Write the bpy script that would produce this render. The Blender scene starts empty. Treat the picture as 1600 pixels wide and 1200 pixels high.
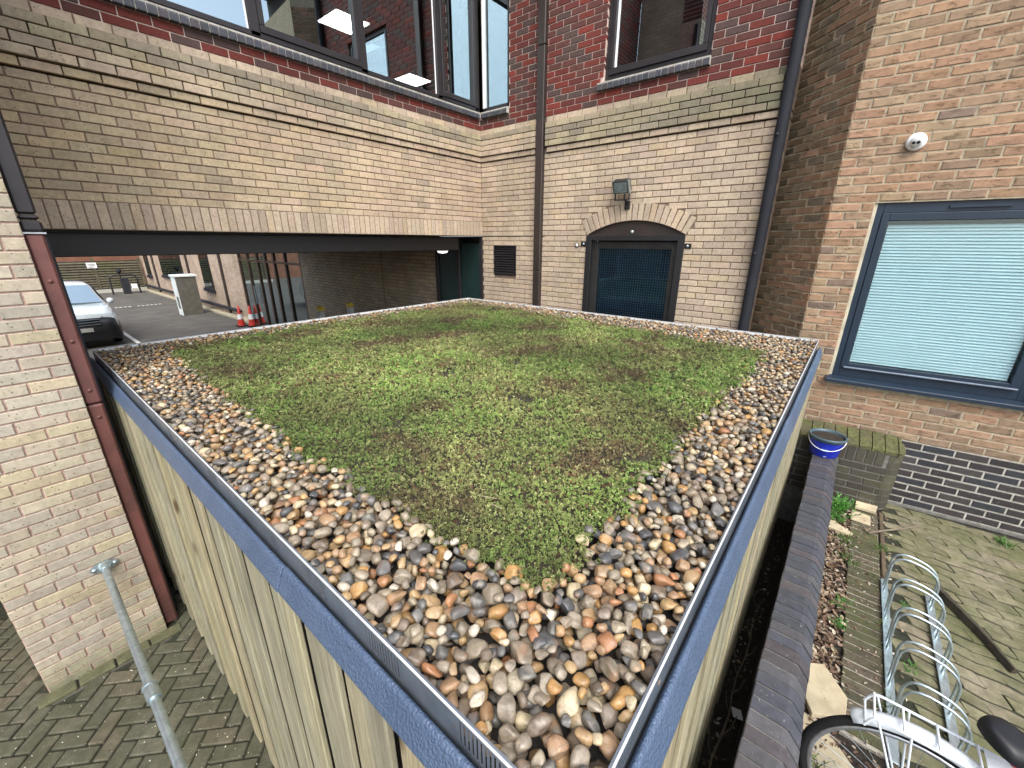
import bpy, bmesh, math, random
import numpy as np
from mathutils import Vector, Matrix
random.seed(7)
rng = np.random.default_rng(7)
sc = bpy.context.scene
COL = sc.collection
R = math.radians

# ------------------------------------------------------------------ camera
H = 2.99                       # camera height above the lower paving
CX = Vector((0.63289008, -0.77423083, 0.00409557))     # image right in world axes
CD = Vector((-0.25292714, -0.21174747, -0.94402906))   # image down
CF = Vector((0.73176363, 0.59643075, -0.32983686))     # view direction
FPX = 639.39
cam = bpy.data.cameras.new('camera'); cam_o = bpy.data.objects.new('camera', cam); COL.objects.link(cam_o)
mw = Matrix(((CX.x, -CD.x, -CF.x, 0), (CX.y, -CD.y, -CF.y, 0), (CX.z, -CD.z, -CF.z, H), (0, 0, 0, 1)))
cam_o.matrix_world = mw
cam.sensor_width = 36; cam.sensor_fit = 'HORIZONTAL'; cam.lens = FPX / 1600 * 36
cam.clip_start = 0.02; cam.clip_end = 2000
sc.camera = cam_o

def project(p):
    d = Vector((p[0], p[1], p[2] - H)); z = d.dot(CF)
    if z < 0.05: return None
    return 800 + FPX * d.dot(CX) / z, 600 + FPX * d.dot(CD) / z, z

# ------------------------------------------------------------------ world, sun, exposure
SUN_EL, SUN_AZ = 52, 229       # degrees; azimuth of the sun seen from the scene, x axis = 0
w = bpy.data.worlds.new('World'); sc.world = w; w.use_nodes = True
nt = w.node_tree; bg = nt.nodes['Background']
sky = nt.nodes.new('ShaderNodeTexSky'); sky.sky_type = 'NISHITA'; sky.sun_disc = False
sky.sun_elevation = R(SUN_EL); sky.sun_rotation = R(90 - SUN_AZ); sky.dust_density = 3.0; sky.air_density = 1.0; sky.ozone_density = 1.0
hs = nt.nodes.new('ShaderNodeHueSaturation'); hs.inputs['Saturation'].default_value = 0.6
nt.links.new(sky.outputs[0], hs.inputs['Color']); nt.links.new(hs.outputs[0], bg.inputs[0])
bg.inputs[1].default_value = 0.15
sl = bpy.data.lights.new('sun', 'SUN'); sl.energy = 0.95; sl.angle = R(40); sl.color = (1, 0.96, 0.9)
so = bpy.data.objects.new('sun', sl); COL.objects.link(so)
sd = Vector((math.cos(R(SUN_AZ)) * math.cos(R(SUN_EL)), math.sin(R(SUN_AZ)) * math.cos(R(SUN_EL)), math.sin(R(SUN_EL))))
so.rotation_euler = sd.to_track_quat('Z', 'Y').to_euler(); so.location = (0, 0, 20)
sc.view_settings.view_transform = 'Standard'; sc.view_settings.look = 'None'
sc.view_settings.exposure = 1.42; sc.view_settings.gamma = 1; sc.view_settings.use_curve_mapping = False

# ------------------------------------------------------------------ materials
class NG:
    def __init__(s, name):
        s.m = bpy.data.materials.new(name); s.m.use_nodes = True; s.t = s.m.node_tree
        s.b = s.t.nodes['Principled BSDF']; s.out = s.t.nodes['Material Output']
        s.pos = s.n('ShaderNodeNewGeometry').outputs['Position']
    def n(s, typ, **k):
        nd = s.t.nodes.new(typ)
        for a, v in k.items(): setattr(nd, a, v)
        return nd
    def l(s, a, b): s.t.links.new(a, b)
    def noise(s, scale, detail=4, rough=0.6, vec=None, stretch=None):
        nd = s.n('ShaderNodeTexNoise'); nd.inputs['Scale'].default_value = scale
        nd.inputs['Detail'].default_value = detail; nd.inputs['Roughness'].default_value = rough
        v = vec or s.pos
        if stretch:
            mp = s.n('ShaderNodeMapping'); mp.inputs['Scale'].default_value = stretch; s.l(v, mp.inputs['Vector']); v = mp.outputs[0]
        s.l(v, nd.inputs['Vector']); return nd.outputs[0]
    def ramp(s, fac, stops):
        nd = s.n('ShaderNodeValToRGB'); e = nd.color_ramp.elements
        while len(e) < len(stops): e.new(0.5)
        for i, (p, c) in enumerate(stops):
            e[i].position = p; e[i].color = (c, c, c, 1) if isinstance(c, (int, float)) else (*c, 1)
        s.l(fac, nd.inputs[0]); return nd.outputs[0]
    def mix(s, a, b, fac, mode='MIX'):
        nd = s.n('ShaderNodeMix', data_type='RGBA', blend_type=mode)
        for sock, v in ((nd.inputs[6], a), (nd.inputs[7], b), (nd.inputs[0], fac)):
            if isinstance(v, (int, float)): sock.default_value = v if sock == nd.inputs[0] else (v, v, v, 1)
            elif isinstance(v, tuple): sock.default_value = (*v, 1)
            else: s.l(v, sock)
        return nd.outputs[2]
    def bump(s, h, strength=0.3, dist=0.01):
        nd = s.n('ShaderNodeBump'); nd.inputs['Strength'].default_value = strength; nd.inputs['Distance'].default_value = dist
        s.l(h, nd.inputs['Height']); s.l(nd.outputs[0], s.b.inputs['Normal'])
    def col(s, c):
        if isinstance(c, tuple): s.b.inputs['Base Color'].default_value = (*c, 1)
        else: s.l(c, s.b.inputs['Base Color'])
    def set(s, rough=None, metal=None, spec=None, coat=None):
        if rough is not None: s.b.inputs['Roughness'].default_value = rough
        if metal is not None: s.b.inputs['Metallic'].default_value = metal
        if spec is not None: s.b.inputs['Specular IOR Level'].default_value = spec
        if coat is not None: s.b.inputs['Coat Weight'].default_value = coat
        return s.m

def piece_color(g, src):
    if src == 'obj': return g.n('ShaderNodeObjectInfo').outputs['Color']
    a = g.n('ShaderNodeAttribute'); a.attribute_name = 'bcol'
    if src == 'inst': a.attribute_type = 'INSTANCER'
    return a.outputs['Color']

def plain(name, c, rough=0.6, metal=0.0, var=0.25, nscale=6, bump=0.0, bscale=80, spec=None, dirt=None, dscale=3, coat=None, dist=.004):
    g = NG(name)
    f = g.noise(nscale, 5)
    lo = tuple(x * (1 - var) for x in c); hi = tuple(min(1, x * (1 + var)) for x in c)
    cc = g.ramp(f, [(0.3, lo), (0.7, hi)])
    if dirt:
        d = g.ramp(g.noise(dscale, 6, 0.7), [(0.45, 0.0), (0.7, 1.0)])
        cc = g.mix(cc, dirt, d)
    g.col(cc)
    if bump: g.bump(g.noise(bscale, 4), bump, dist)
    return g.set(rough, metal, spec, coat)

_bm = {}
def brick_mat(kind, src):
    if (kind, src) in _bm: return _bm[(kind, src)]
    g = NG('brick_%s_%s' % (kind, src)); c = piece_color(g, src)
    if kind == 'smooth':      # wirecut buff brick with small dark pits
        v = g.ramp(g.noise(30, 6, 0.75), [(0.25, 0.70), (0.75, 1.18)]); c = g.mix(c, v, 1.0, 'MULTIPLY')
        vo = g.n('ShaderNodeTexVoronoi'); vo.inputs['Scale'].default_value = 48; g.l(g.pos, vo.inputs['Vector'])
        pit = g.ramp(vo.outputs['Distance'], [(0.14, 1.0), (0.24, 0.0)])
        keep = g.ramp(g.noise(17, 2), [(0.46, 0.0), (0.56, 1.0)])
        pm = g.mix(pit, keep, 1.0, 'MULTIPLY'); c = g.mix(c, (0.07, 0.055, 0.04), g.mix(0.0, pm, 0.85))
        st = g.ramp(g.noise(1.3, 6, 0.75, stretch=(1, 1, .5)), [(0.4, 1.04), (0.72, 0.70)]); c = g.mix(c, st, 1.0, 'MULTIPLY')
        h = g.mix(g.noise(140, 4, 0.7), pm, 0.5); g.bump(h, 0.35, 0.004); g.set(0.85, spec=0.25)
    elif kind == 'rustic':    # folded, creased stock brick
        v = g.ramp(g.noise(14, 6, 0.7), [(0.2, 0.68), (0.8, 1.22)]); c = g.mix(c, v, 1.0, 'MULTIPLY')
        wv = g.noise(11, 6, 0.75, stretch=(1, 1, 2.4)); cr = g.ramp(wv, [(0.36, 0.0), (0.46, 1.0)])
        c = g.mix(c, g.mix(0.62, 1.0, cr), 1.0, 'MULTIPLY')
        h = g.mix(g.noise(70, 5, 0.7), cr, 0.6); g.bump(h, 0.7, 0.008); g.set(0.9, spec=0.2)
    else:                     # glazed engineering brick
        v = g.ramp(g.noise(30, 5, 0.65), [(0.25, 0.7), (0.75, 1.25)]); c = g.mix(c, v, 1.0, 'MULTIPLY')
        sp = g.ramp(g.noise(55, 2), [(0.68, 0.0), (0.74, 1.0)]); c = g.mix(c, (0.32, 0.32, 0.3), g.mix(0.0, sp, 0.45))
        g.bump(g.noise(90, 4), 0.3, 0.004); g.set(0.5, spec=0.45)
    g.col(c); _bm[(kind, src)] = g.m
    return g.m

def mortar(name, c): return plain(name, c, 0.95, var=0.3, nscale=20, bump=0.5, bscale=160, spec=0.15)
M = {}
M['mortar_brown'] = mortar('mortar_brown', (0.20, 0.145, 0.11))
M['mortar_pink'] = mortar('mortar_pink', (0.40, 0.275, 0.23))
M['mortar_pale'] = mortar('mortar_pale', (0.55, 0.44, 0.38))
M['mortar_cream'] = mortar('mortar_cream', (0.33, 0.285, 0.205))
M['mortar_grey'] = mortar('mortar_grey', (0.40, 0.385, 0.34))
M['mortar_dark'] = mortar('mortar_dark', (0.16, 0.155, 0.14))
M['mortar_drab'] = mortar('mortar_drab', (0.36, 0.325, 0.235))
M['frame'] = plain('dark_aluminium', (0.028, 0.025, 0.027), 0.42, 0.1, var=0.15, spec=0.4)
M['navy_frame'] = plain('navy_upvc', (0.012, 0.024, 0.042), 0.42, var=0.12, spec=0.4)
M['seal'] = plain('pale_sealant', (0.45, 0.42, 0.32), 0.8)
M['white_plastic'] = plain('white_plastic', (0.75, 0.76, 0.76), 0.4, var=0.05)
M['black'] = plain('black_paint', (0.012, 0.012, 0.014), 0.5, var=0.2)
M['black_rubber'] = plain('black_rubber', (0.011, 0.011, 0.012), 0.7, var=0.2, bump=0.5, bscale=150, spec=.2)
M['steel'] = plain('galvanised_steel', (0.48, 0.57, 0.61), 0.36, 0.85, var=0.22, nscale=30, bump=0.08, bscale=60)
M['alu'] = plain('mill_aluminium', (0.62, 0.64, 0.66), 0.36, 0.85, var=0.15, nscale=14, bump=0.05, bscale=90, dirt=(0.35, 0.36, 0.37), dscale=8)
M['trim'] = plain('dark_brushed_trim', (0.20, 0.235, 0.275), 0.32, 0.6, var=0.25, nscale=10, dirt=(0.26, 0.28, 0.3), dscale=6)
M['cap'] = plain('bright_trim_edge', (0.70, 0.72, 0.73), 0.4, 0.1, var=0.1, nscale=20)
M['brown_pipe'] = plain('dark_brown_metal', (0.035, 0.026, 0.022), 0.45, 0.1, var=0.2)
M['red_pipe'] = plain('oxide_red_metal', (0.14, 0.055, 0.047), 0.5, 0.1, var=0.22, nscale=4, dirt=(0.05, 0.024, 0.022), dscale=2.2)
M['grey_pipe'] = plain('slate_grey_plastic', (0.020, 0.022, 0.028), 0.75, var=0.2, nscale=4, spec=.25)
M['shutter'] = plain('shutter_housing_paint', (0.007, 0.006, 0.0065), 0.5, var=0.15)
M['ceiling'] = plain('soffit_board', (0.016, 0.015, 0.014), 0.85)
M['green_door'] = plain('dark_green_panel', (0.012, 0.032, 0.030), 0.35, var=0.2)
M['tarmac'] = plain('tarmac', (0.085, 0.080, 0.070), 0.9, var=0.3, nscale=1.2, bump=0.6, bscale=120, dirt=(0.06, 0.057, 0.05), dscale=0.8)
M['soil'] = plain('dark_soil', (0.028, 0.021, 0.015), 0.95, var=0.5, nscale=25, bump=0.9, bscale=60, dist=.02)
M['sand_joint'] = plain('mossy_joint', (0.022, 0.024, 0.013), 0.95, var=0.5, nscale=30, bump=0.7, bscale=120)
M['white_paint'] = plain('white_road_paint', (0.6, 0.6, 0.56), 0.8, var=0.2)
M['slab'] = plain('pale_sandstone', (0.46, 0.395, 0.265), 0.85, var=0.22, nscale=9, bump=0.3, bscale=90, dirt=(.36, .30, .19), dscale=5)
M['room'] = plain('interior_plaster', (0.10, 0.075, 0.055), 0.9)
M['room_ceiling'] = plain('ceiling_tile', (0.10, 0.085, 0.07), 0.9)
M['deck'] = plain('roof_membrane', (0.04, 0.036, 0.032), 0.9)
M['inner'] = plain('shadowed_sheathing', (0.01, 0.009, 0.007), 0.95)

def glass(name, tint=(0.45, 0.5, 0.5), base=0.3, gain=0.6):
    g = NG(name); t = g.t
    gl = g.n('ShaderNodeBsdfGlossy'); gl.inputs['Roughness'].default_value = 0.012; gl.inputs['Color'].default_value = (0.80, 0.95, 1.0, 1)
    tr = g.n('ShaderNodeBsdfTransparent'); tr.inputs['Color'].default_value = (*tint, 1)
    fr = g.n('ShaderNodeFresnel'); fr.inputs['IOR'].default_value = 1.5
    ma = g.n('ShaderNodeMath', operation='MULTIPLY_ADD', use_clamp=True); g.l(fr.outputs[0], ma.inputs[0]); ma.inputs[1].default_value = gain; ma.inputs[2].default_value = base
    mx = g.n('ShaderNodeMixShader'); g.l(ma.outputs[0], mx.inputs[0]); g.l(tr.outputs[0], mx.inputs[1]); g.l(gl.outputs[0], mx.inputs[2])
    g.l(mx.outputs[0], g.out.inputs['Surface']); return g.m
M['glass'] = glass('coated_glass', (0.6, 0.63, 0.63), 0.40, 1.2)
M['glass_blue'] = glass('dark_blue_glass', (0.16, 0.25, 0.32), 0.10, 0.8)
M['glass_deep'] = glass('deep_blue_reflection_glass', (0.55, 0.75, 0.85), 0.10, 0.6)
M['glass_deep'].node_tree.nodes['Glossy BSDF'].inputs['Color'].default_value = (0.16, 0.50, 0.72, 1)  # blue of the window's reflection put into the gloss colour
M['glass_clear'] = glass('clear_glass', (0.92, 0.97, 0.97), 0.03, 0.6)

def emis(name, c, s):
    g = NG(name); g.col(c); g.b.inputs['Emission Color'].default_value = (*c, 1); g.b.inputs['Emission Strength'].default_value = s; return g.m
M['lamp'] = emis('lit_diffuser', (1, 0.98, 0.93), 6.0)
M['lamp_dim'] = emis('lit_bulkhead', (1, 1, 0.97), 0.9)

def wood_mat(src):
    g = NG('treated_softwood_' + src); c = piece_color(g, src)
    st = g.noise(7, 6, 0.65, stretch=(9, 9, 0.4)); c = g.mix(c, g.ramp(st, [(0.3, 0.6), (0.7, 1.18)]), 1.0, 'MULTIPLY')
    fg = g.noise(22, 5, 0.7, stretch=(14, 14, 0.35)); c = g.mix(c, g.ramp(fg, [(0.28, 0.62), (0.68, 1.15)]), 1.0, 'MULTIPLY')
    kn = g.n('ShaderNodeTexVoronoi'); kn.inputs['Scale'].default_value = 4.2; mp2 = g.n('ShaderNodeMapping'); mp2.inputs['Scale'].default_value = (1, 1, 0.45)
    g.l(g.pos, mp2.inputs[0]); g.l(mp2.outputs[0], kn.inputs['Vector'])
    c = g.mix((0.09, 0.055, 0.028), c, g.ramp(kn.outputs['Distance'], [(0.045, 0.1), (0.12, 1.0)]))
    gs = g.ramp(g.noise(2.3, 5, 0.7), [(0.45, 0.0), (0.75, 1.0)]); c = g.mix(c, (0.26, 0.25, 0.16), g.mix(0.0, gs, 0.35))
    g.col(c); g.bump(g.noise(30, 5, 0.7, stretch=(6, 6, 0.5)), 0.35, 0.004); return g.set(0.8, spec=0.25)
M['wood'] = wood_mat('obj')

def fascia_mat():
    g = NG('blue_grey_roof_edging'); c = g.ramp(g.noise(4, 4), [(0.3, (0.05, 0.08, 0.14)), (0.7, (0.072, 0.108, 0.175))])
    sp = g.ramp(g.noise(420, 2), [(0.62, 0.0), (0.7, 1.0)]); c = g.mix(c, (0.26, 0.33, 0.42), g.mix(0.0, sp, 0.5))
    g.col(c); vo = g.n('ShaderNodeTexVoronoi', feature='SMOOTH_F1'); vo.inputs['Scale'].default_value = 150; g.l(g.pos, vo.inputs['Vector'])
    g.bump(vo.outputs['Distance'], 0.9, 0.004); return g.set(0.42, spec=0.5)
M['fascia'] = fascia_mat()

def pebble_mat(src):
    g = NG('river_pebble_' + src); c = piece_color(g, src)
    c = g.mix(c, g.ramp(g.noise(34, 6, 0.7), [(0.25, 0.5), (0.75, 1.4)]), 1.0, 'MULTIPLY')
    sp = g.ramp(g.noise(190, 3, 0.6), [(0.62, 0.0), (0.72, 1.0)]); c = g.mix(c, (0.03, 0.026, 0.022), g.mix(0.0, sp, 0.6))
    vn = g.ramp(g.noise(42, 2, 0.4, stretch=(1.6, .8, 1.2)), [(0.485, 0.0), (0.5, 1.0), (0.515, 0.0)]); c = g.mix(c, (0.06, 0.045, 0.035), g.mix(0.0, vn, 0.45))
    st = g.ramp(g.noise(26, 3, 0.5), [(0.58, 0.0), (0.68, 1.0)]); c = g.mix(c, (0.42, 0.37, 0.29), g.mix(0.0, st, 0.35))
    rs = g.ramp(g.noise(15, 3, 0.5, stretch=(1, 1.7, 0.8)), [(0.6, 0.0), (0.7, 1.0)]); c = g.mix(c, (0.30, 0.13, 0.05), g.mix(0.0, rs, 0.35))
    g.col(c); g.bump(g.noise(95, 5, .65), 0.3, 0.004); g.l(g.ramp(g.noise(60, 3), [(0.35, 0.30), (0.65, 0.6)]), g.b.inputs['Roughness']); g.set(None, spec=0.55); return g.m
M['pebble'] = pebble_mat('obj'); M['pebble_mass'] = pebble_mat('attr')

def leafy(name, src, rough=0.55):
    g = NG(name); c = piece_color(g, src)
    c = g.mix(c, g.ramp(g.noise(160, 2), [(0.3, 0.7), (0.7, 1.3)]), 1.0, 'MULTIPLY'); g.col(c)
    g.b.inputs['Subsurface Weight'].default_value = 0.0; return g.set(rough, spec=0.35)
M['sedum'] = leafy('sedum_leaf', 'inst'); M['leaf'] = leafy('plant_leaf', 'attr', 0.5); M['dead_leaf'] = leafy('dead_leaf', 'attr', 0.75)

def paver_mat(src, moss):
    g = NG('paver_' + moss + src); c = piece_color(g, src)
    c = g.mix(c, g.ramp(g.noise(18, 6, 0.7), [(0.25, 0.5), (0.75, 1.45)]), 1.0, 'MULTIPLY')
    ms = g.ramp(g.noise(3.0, 7, 0.75), [(0.38, 0.0), (0.62, 1.0)]); mc = (0.075, 0.085, 0.028) if moss == 'green' else (0.05, 0.052, 0.028)
    c = g.mix(c, mc, g.mix(0.0, ms, 0.75))
    wt = g.ramp(g.noise(95, 2), [(0.69, 0.0), (0.73, 1.0)]); c = g.mix(c, (0.5, 0.47, 0.4), g.mix(0.0, wt, 0.5))
    g.col(c); g.bump(g.noise(70, 5, 0.7), 0.6, 0.006); return g.set(0.8, spec=0.35)
M['paver'] = paver_mat('obj', 'grey'); M['paver_yard'] = paver_mat('obj', 'green')

def far_brick(name, c1, c2, cm, horiz='Y'):
    g = NG(name); sx = g.n('ShaderNodeSeparateXYZ'); g.l(g.pos, sx.inputs[0]); cb = g.n('ShaderNodeCombineXYZ')
    g.l(sx.outputs[horiz], cb.inputs[0]); g.l(sx.outputs['Z'], cb.inputs[1])
    b = g.n('ShaderNodeTexBrick'); g.l(cb.outputs[0], b.inputs['Vector']); b.inputs['Scale'].default_value = 1
    b.inputs['Brick Width'].default_value = 0.225; b.inputs['Row Height'].default_value = 0.075; b.inputs['Mortar Size'].default_value = 0.006
    b.inputs['Color1'].default_value = (*c1, 1); b.inputs['Color2'].default_value = (*c2, 1); b.inputs['Mortar'].default_value = (*cm, 1)
    g.col(g.mix(b.outputs[0], g.ramp(g.noise(1.2, 5, 0.7), [(0.3, 0.75), (0.7, 1.15)]), 1.0, 'MULTIPLY'))
    return g.set(0.9, spec=0.2)
M['far_buff'] = far_brick('distant_buff_brick', (0.46, 0.36, 0.27), (0.36, 0.28, 0.21), (0.30, 0.23, 0.18))
M['far_red_y'] = far_brick('distant_red_brick', (0.15, 0.035, 0.03), (0.09, 0.045, 0.04), (0.45, 0.34, 0.3))
M['far_red_x'] = far_brick('distant_red_brick_front', (0.15, 0.035, 0.03), (0.09, 0.045, 0.04), (0.45, 0.34, 0.3), 'X')

# ------------------------------------------------------------------ mesh helpers
class MB:
    def __init__(s): s.v = []; s.f = []; s.c = []; s.sm = []
    def add(s, vs, fs, col=None, smooth=False):
        o = len(s.v); s.v.extend([tuple(p) for p in vs]); s.f.extend([tuple(i + o for i in f) for f in fs])
        s.c.extend([col] * len(vs)); s.sm.extend([smooth] * len(fs)); return s
    def box(s, a, b, bev=0.0, **k):
        x0, y0, z0 = [min(i, j) for i, j in zip(a, b)]; x1, y1, z1 = [max(i, j) for i, j in zip(a, b)]
        if not bev:
            return s.add([(x0, y0, z0), (x1, y0, z0), (x1, y1, z0), (x0, y1, z0), (x0, y0, z1), (x1, y0, z1), (x1, y1, z1), (x0, y1, z1)],
                         [(0, 3, 2, 1), (4, 5, 6, 7), (0, 1, 5, 4), (1, 2, 6, 5), (2, 3, 7, 6), (3, 0, 4, 7)], **k)
        e = min(bev, (x1 - x0) / 2.1, (y1 - y0) / 2.1, (z1 - z0) / 2.1)
        bm = bmesh.new(); bmesh.ops.create_cube(bm, size=1)
        for q in bm.verts: q.co = Vector(((x0 + x1) / 2 + q.co.x * (x1 - x0), (y0 + y1) / 2 + q.co.y * (y1 - y0), (z0 + z1) / 2 + q.co.z * (z1 - z0)))
        bmesh.ops.bevel(bm, geom=bm.edges[:], offset=e, segments=1, affect='EDGES')
        bm.verts.index_update(); s.add([q.co[:] for q in bm.verts], [[q.index for q in f.verts] for f in bm.faces], **k); bm.free(); return s
    def obox(s, c, ax, ay, az, **k):
        c, ax, ay, az = map(Vector, (c, ax, ay, az))
        vs = [c + ax * i + ay * j + az * l for l in (-1, 1) for i, j in ((-1, -1), (1, -1), (1, 1), (-1, 1))]
        return s.add(vs, [(0, 3, 2, 1), (4, 5, 6, 7), (0, 1, 5, 4), (1, 2, 6, 5), (2, 3, 7, 6), (3, 0, 4, 7)], **k)
    def tube(s, pts, r, n=10, closed=False, caps=True, rs=None, **k):
        pts = [Vector(p) for p in pts]; m = len(pts); rings = []; prev = None
        for i, p in enumerate(pts):
            a = pts[(i - 1) % m] if (i or closed) else p; b = pts[(i + 1) % m] if (i < m - 1 or closed) else p
            t = (b - a).normalized()
            if prev is None: nrm = t.orthogonal().normalized()
            else: nrm = (prev - t * prev.dot(t)).normalized()
            prev = nrm; bi = t.cross(nrm); rr = rs[i] if rs else r
            rings.append([p + (nrm * math.cos(2 * math.pi * j / n) + bi * math.sin(2 * math.pi * j / n)) * rr for j in range(n)])
        vs = [v for rg in rings for v in rg]; fs = []
        for i in range(m if closed else m - 1):
            i2 = (i + 1) % m
            for j in range(n): fs.append((i * n + j, i * n + (j + 1) % n, i2 * n + (j + 1) % n, i2 * n + j))
        s.add(vs, fs, smooth=True, **k)
        if caps and not closed: s.add(rings[0], [tuple(range(n))[::-1]], **k); s.add(rings[-1], [tuple(range(n))], **k)
        return s
    def lathe(s, prof, c=(0, 0, 0), n=24, axis='Z', **k):
        vs = []; fs = []; c = Vector(c)
        for r, z in prof:
            for j in range(n):
                a = 2 * math.pi * j / n; p = (r * math.cos(a), r * math.sin(a), z)
                if axis == 'Y': p = (p[0], z, p[1])
                if axis == 'X': p = (z, p[0], p[1])
                vs.append(c + Vector(p))
        for i in range(len(prof) - 1):
            for j in range(n): fs.append((i * n + j, i * n + (j + 1) % n, (i + 1) * n + (j + 1) % n, (i + 1) * n + j))
        s.add(vs, fs, smooth=True, **k)
        if prof[0][0] > 1e-6: s.add(vs[:n], [tuple(range(n))[::-1]], **k)
        if prof[-1][0] > 1e-6: s.add(vs[-n:], [tuple(range(n))], **k)
        return s
    def prism(s, poly, d, **k):      # poly: 3D points, d: extrusion vector
        n = len(poly); d = Vector(d); vs = [Vector(p) for p in poly]; vs = vs + [p + d for p in vs]
        fs = [tuple(range(n))[::-1], tuple(range(n, 2 * n))] + [(i, (i + 1) % n, (i + 1) % n + n, i + n) for i in range(n)]
        return s.add(vs, fs, **k)
    def mesh(s, name):
        me = bpy.data.meshes.new(name); me.from_pydata(s.v, [], s.f)
        if any(s.sm): me.polygons.foreach_set('use_smooth', s.sm)
        if s.c and s.c[0] is not None:
            at = me.attributes.new('bcol', 'FLOAT_COLOR', 'POINT')
            at.data.foreach_set('color', np.array([(*c, 1) for c in s.c], dtype=np.float32).ravel())
        me.update(); return me
    def build(s, name, mat, parent=None, fix=True, **tags):
        me = s.mesh(name)
        if fix:
            bm = bmesh.new(); bm.from_mesh(me); bmesh.ops.recalc_face_normals(bm, faces=bm.faces[:]); bm.to_mesh(me); bm.free()
        return put(name, me, mat, parent, **tags)

def put(name, me, mat, parent=None, label=None, category=None, group=None, kind=None, loc=None, mw=None, color=None):
    if me is not None and mat is not None and not me.materials: me.materials.append(M[mat] if isinstance(mat, str) else mat)
    o = bpy.data.objects.new(name, me); COL.objects.link(o)
    if parent: o.parent = parent
    if loc: o.location = loc
    if mw is not None: o.matrix_basis = mw
    if color is not None: o.color = (*color, 1)
    for k, v in (('label', label), ('category', category), ('group', group), ('kind', kind)):
        if v: o[k] = v
    return o
def empty(name, label, category, loc=(0, 0, 0), rz=0, group=None):
    o = put(name, None, None, label=label, category=category, group=group, loc=loc); o.rotation_euler = (0, 0, rz); o.empty_display_size = .1; return o

# ------------------------------------------------------------------ brick walls
def jit(c, a=0.1):
    k = 1 + rng.uniform(-a, a); return tuple(float(max(0.004, x * k * (1 + rng.uniform(-a * .16, a * .16)))) for x in c)
def pick(pal):
    ws = [p[1] for p in pal]; return jit(random.choices([p[0] for p in pal], ws)[0])
BUFF = [((0.49, 0.40, 0.28), 6), ((0.465, 0.385, 0.275), 5), ((0.41, 0.345, 0.255), 2), ((0.51, 0.41, 0.27), 1.2), ((0.465, 0.365, 0.265), 2), ((0.485, 0.39, 0.295), 3)]
BUFF_PALE = [((0.50, 0.405, 0.30), 6), ((0.475, 0.385, 0.29), 5), ((0.43, 0.345, 0.265), 1.5), ((0.50, 0.40, 0.275), 1.5)]
BUFF_PIER = [((0.44, 0.385, 0.29), 5), ((0.40, 0.36, 0.28), 4), ((0.44, 0.38, 0.26), 1.5), ((0.37, 0.33, 0.27), 2)]
BUFF_BAND = [((0.35, 0.30, 0.21), 4), ((0.27, 0.235, 0.175), 3), ((0.40, 0.345, 0.23), 4), ((0.31, 0.265, 0.20), 3)]
RED = [((0.145, 0.035, 0.028), 4), ((0.175, 0.036, 0.027), 2), ((0.105, 0.042, 0.036), 4), ((0.085, 0.055, 0.050), 4), ((0.12, 0.033, 0.029), 3)]
STOCK = [((0.335, 0.215, 0.135), 5), ((0.32, 0.22, 0.145), 4), ((0.27, 0.19, 0.125), 3), ((0.36, 0.225, 0.145), 3), ((0.205, 0.15, 0.115), 1.2), ((0.345, 0.25, 0.16), 2.5)]
STOCK_SHADED = [((0.27, 0.165, 0.10), 4), ((0.225, 0.155, 0.098), 5), ((0.19, 0.145, 0.10), 3), ((0.30, 0.185, 0.12), 2)]  # stock brick darkened: shade of the angled face put into its colour
ENG = [((0.030, 0.026, 0.028), 5), ((0.040, 0.034, 0.034), 3), ((0.028, 0.030, 0.036), 3), ((0.05, 0.045, 0.044), 1)]
ENG_BLUE = [((0.055, 0.058, 0.072), 5), ((0.065, 0.058, 0.064), 3), ((0.048, 0.052, 0.062), 3), ((0.075, 0.075, 0.082), 2)]
MOSSY = [((0.060, 0.055, 0.040), 5), ((0.07, 0.066, 0.042), 3), ((0.052, 0.046, 0.036), 3)]

_bmesh = {}
def brick_mesh(L, hgt, D, kind, var):
    key = (round(L, 3), round(hgt, 4), round(D, 3), kind, var)
    if key in _bmesh: return _bmesh[key]
    b = 0.0035 if kind != 'rustic' else 0.006; r = random.Random(hash(key[:3]) + var); mb = MB()
    j = (lambda a=0.0009: r.uniform(-a, a)) if kind != 'rustic' else (lambda a=0.0042: r.uniform(-a, a))
    def ring(x0, x1, z0, z1, y, jy): return [(x0 + j(), y + (j() if jy else 0), z0 + j()), (x1 + j(), y + (j() if jy else 0), z0 + j()), (x1 + j(), y + (j() if jy else 0), z1 + j()), (x0 + j(), y + (j() if jy else 0), z1 + j())]
    vs = ring(-L / 2, L / 2, 0, hgt, D, 0) + ring(-L / 2, L / 2, 0, hgt, b, 0) + ring(-L / 2 + b, L / 2 - b, b, hgt - b, 0, 1)
    fs = [(8, 9, 10, 11)]
    for o in (0, 4):
        for i in range(4): fs.append((o + i, o + (i + 1) % 4, o + 4 + (i + 1) % 4, o + 4 + i))
    mb.add(vs, fs); me = mb.mesh('brick'); me.materials.append(brick_mat(kind, 'obj')); _bmesh[key] = me; return me

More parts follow.
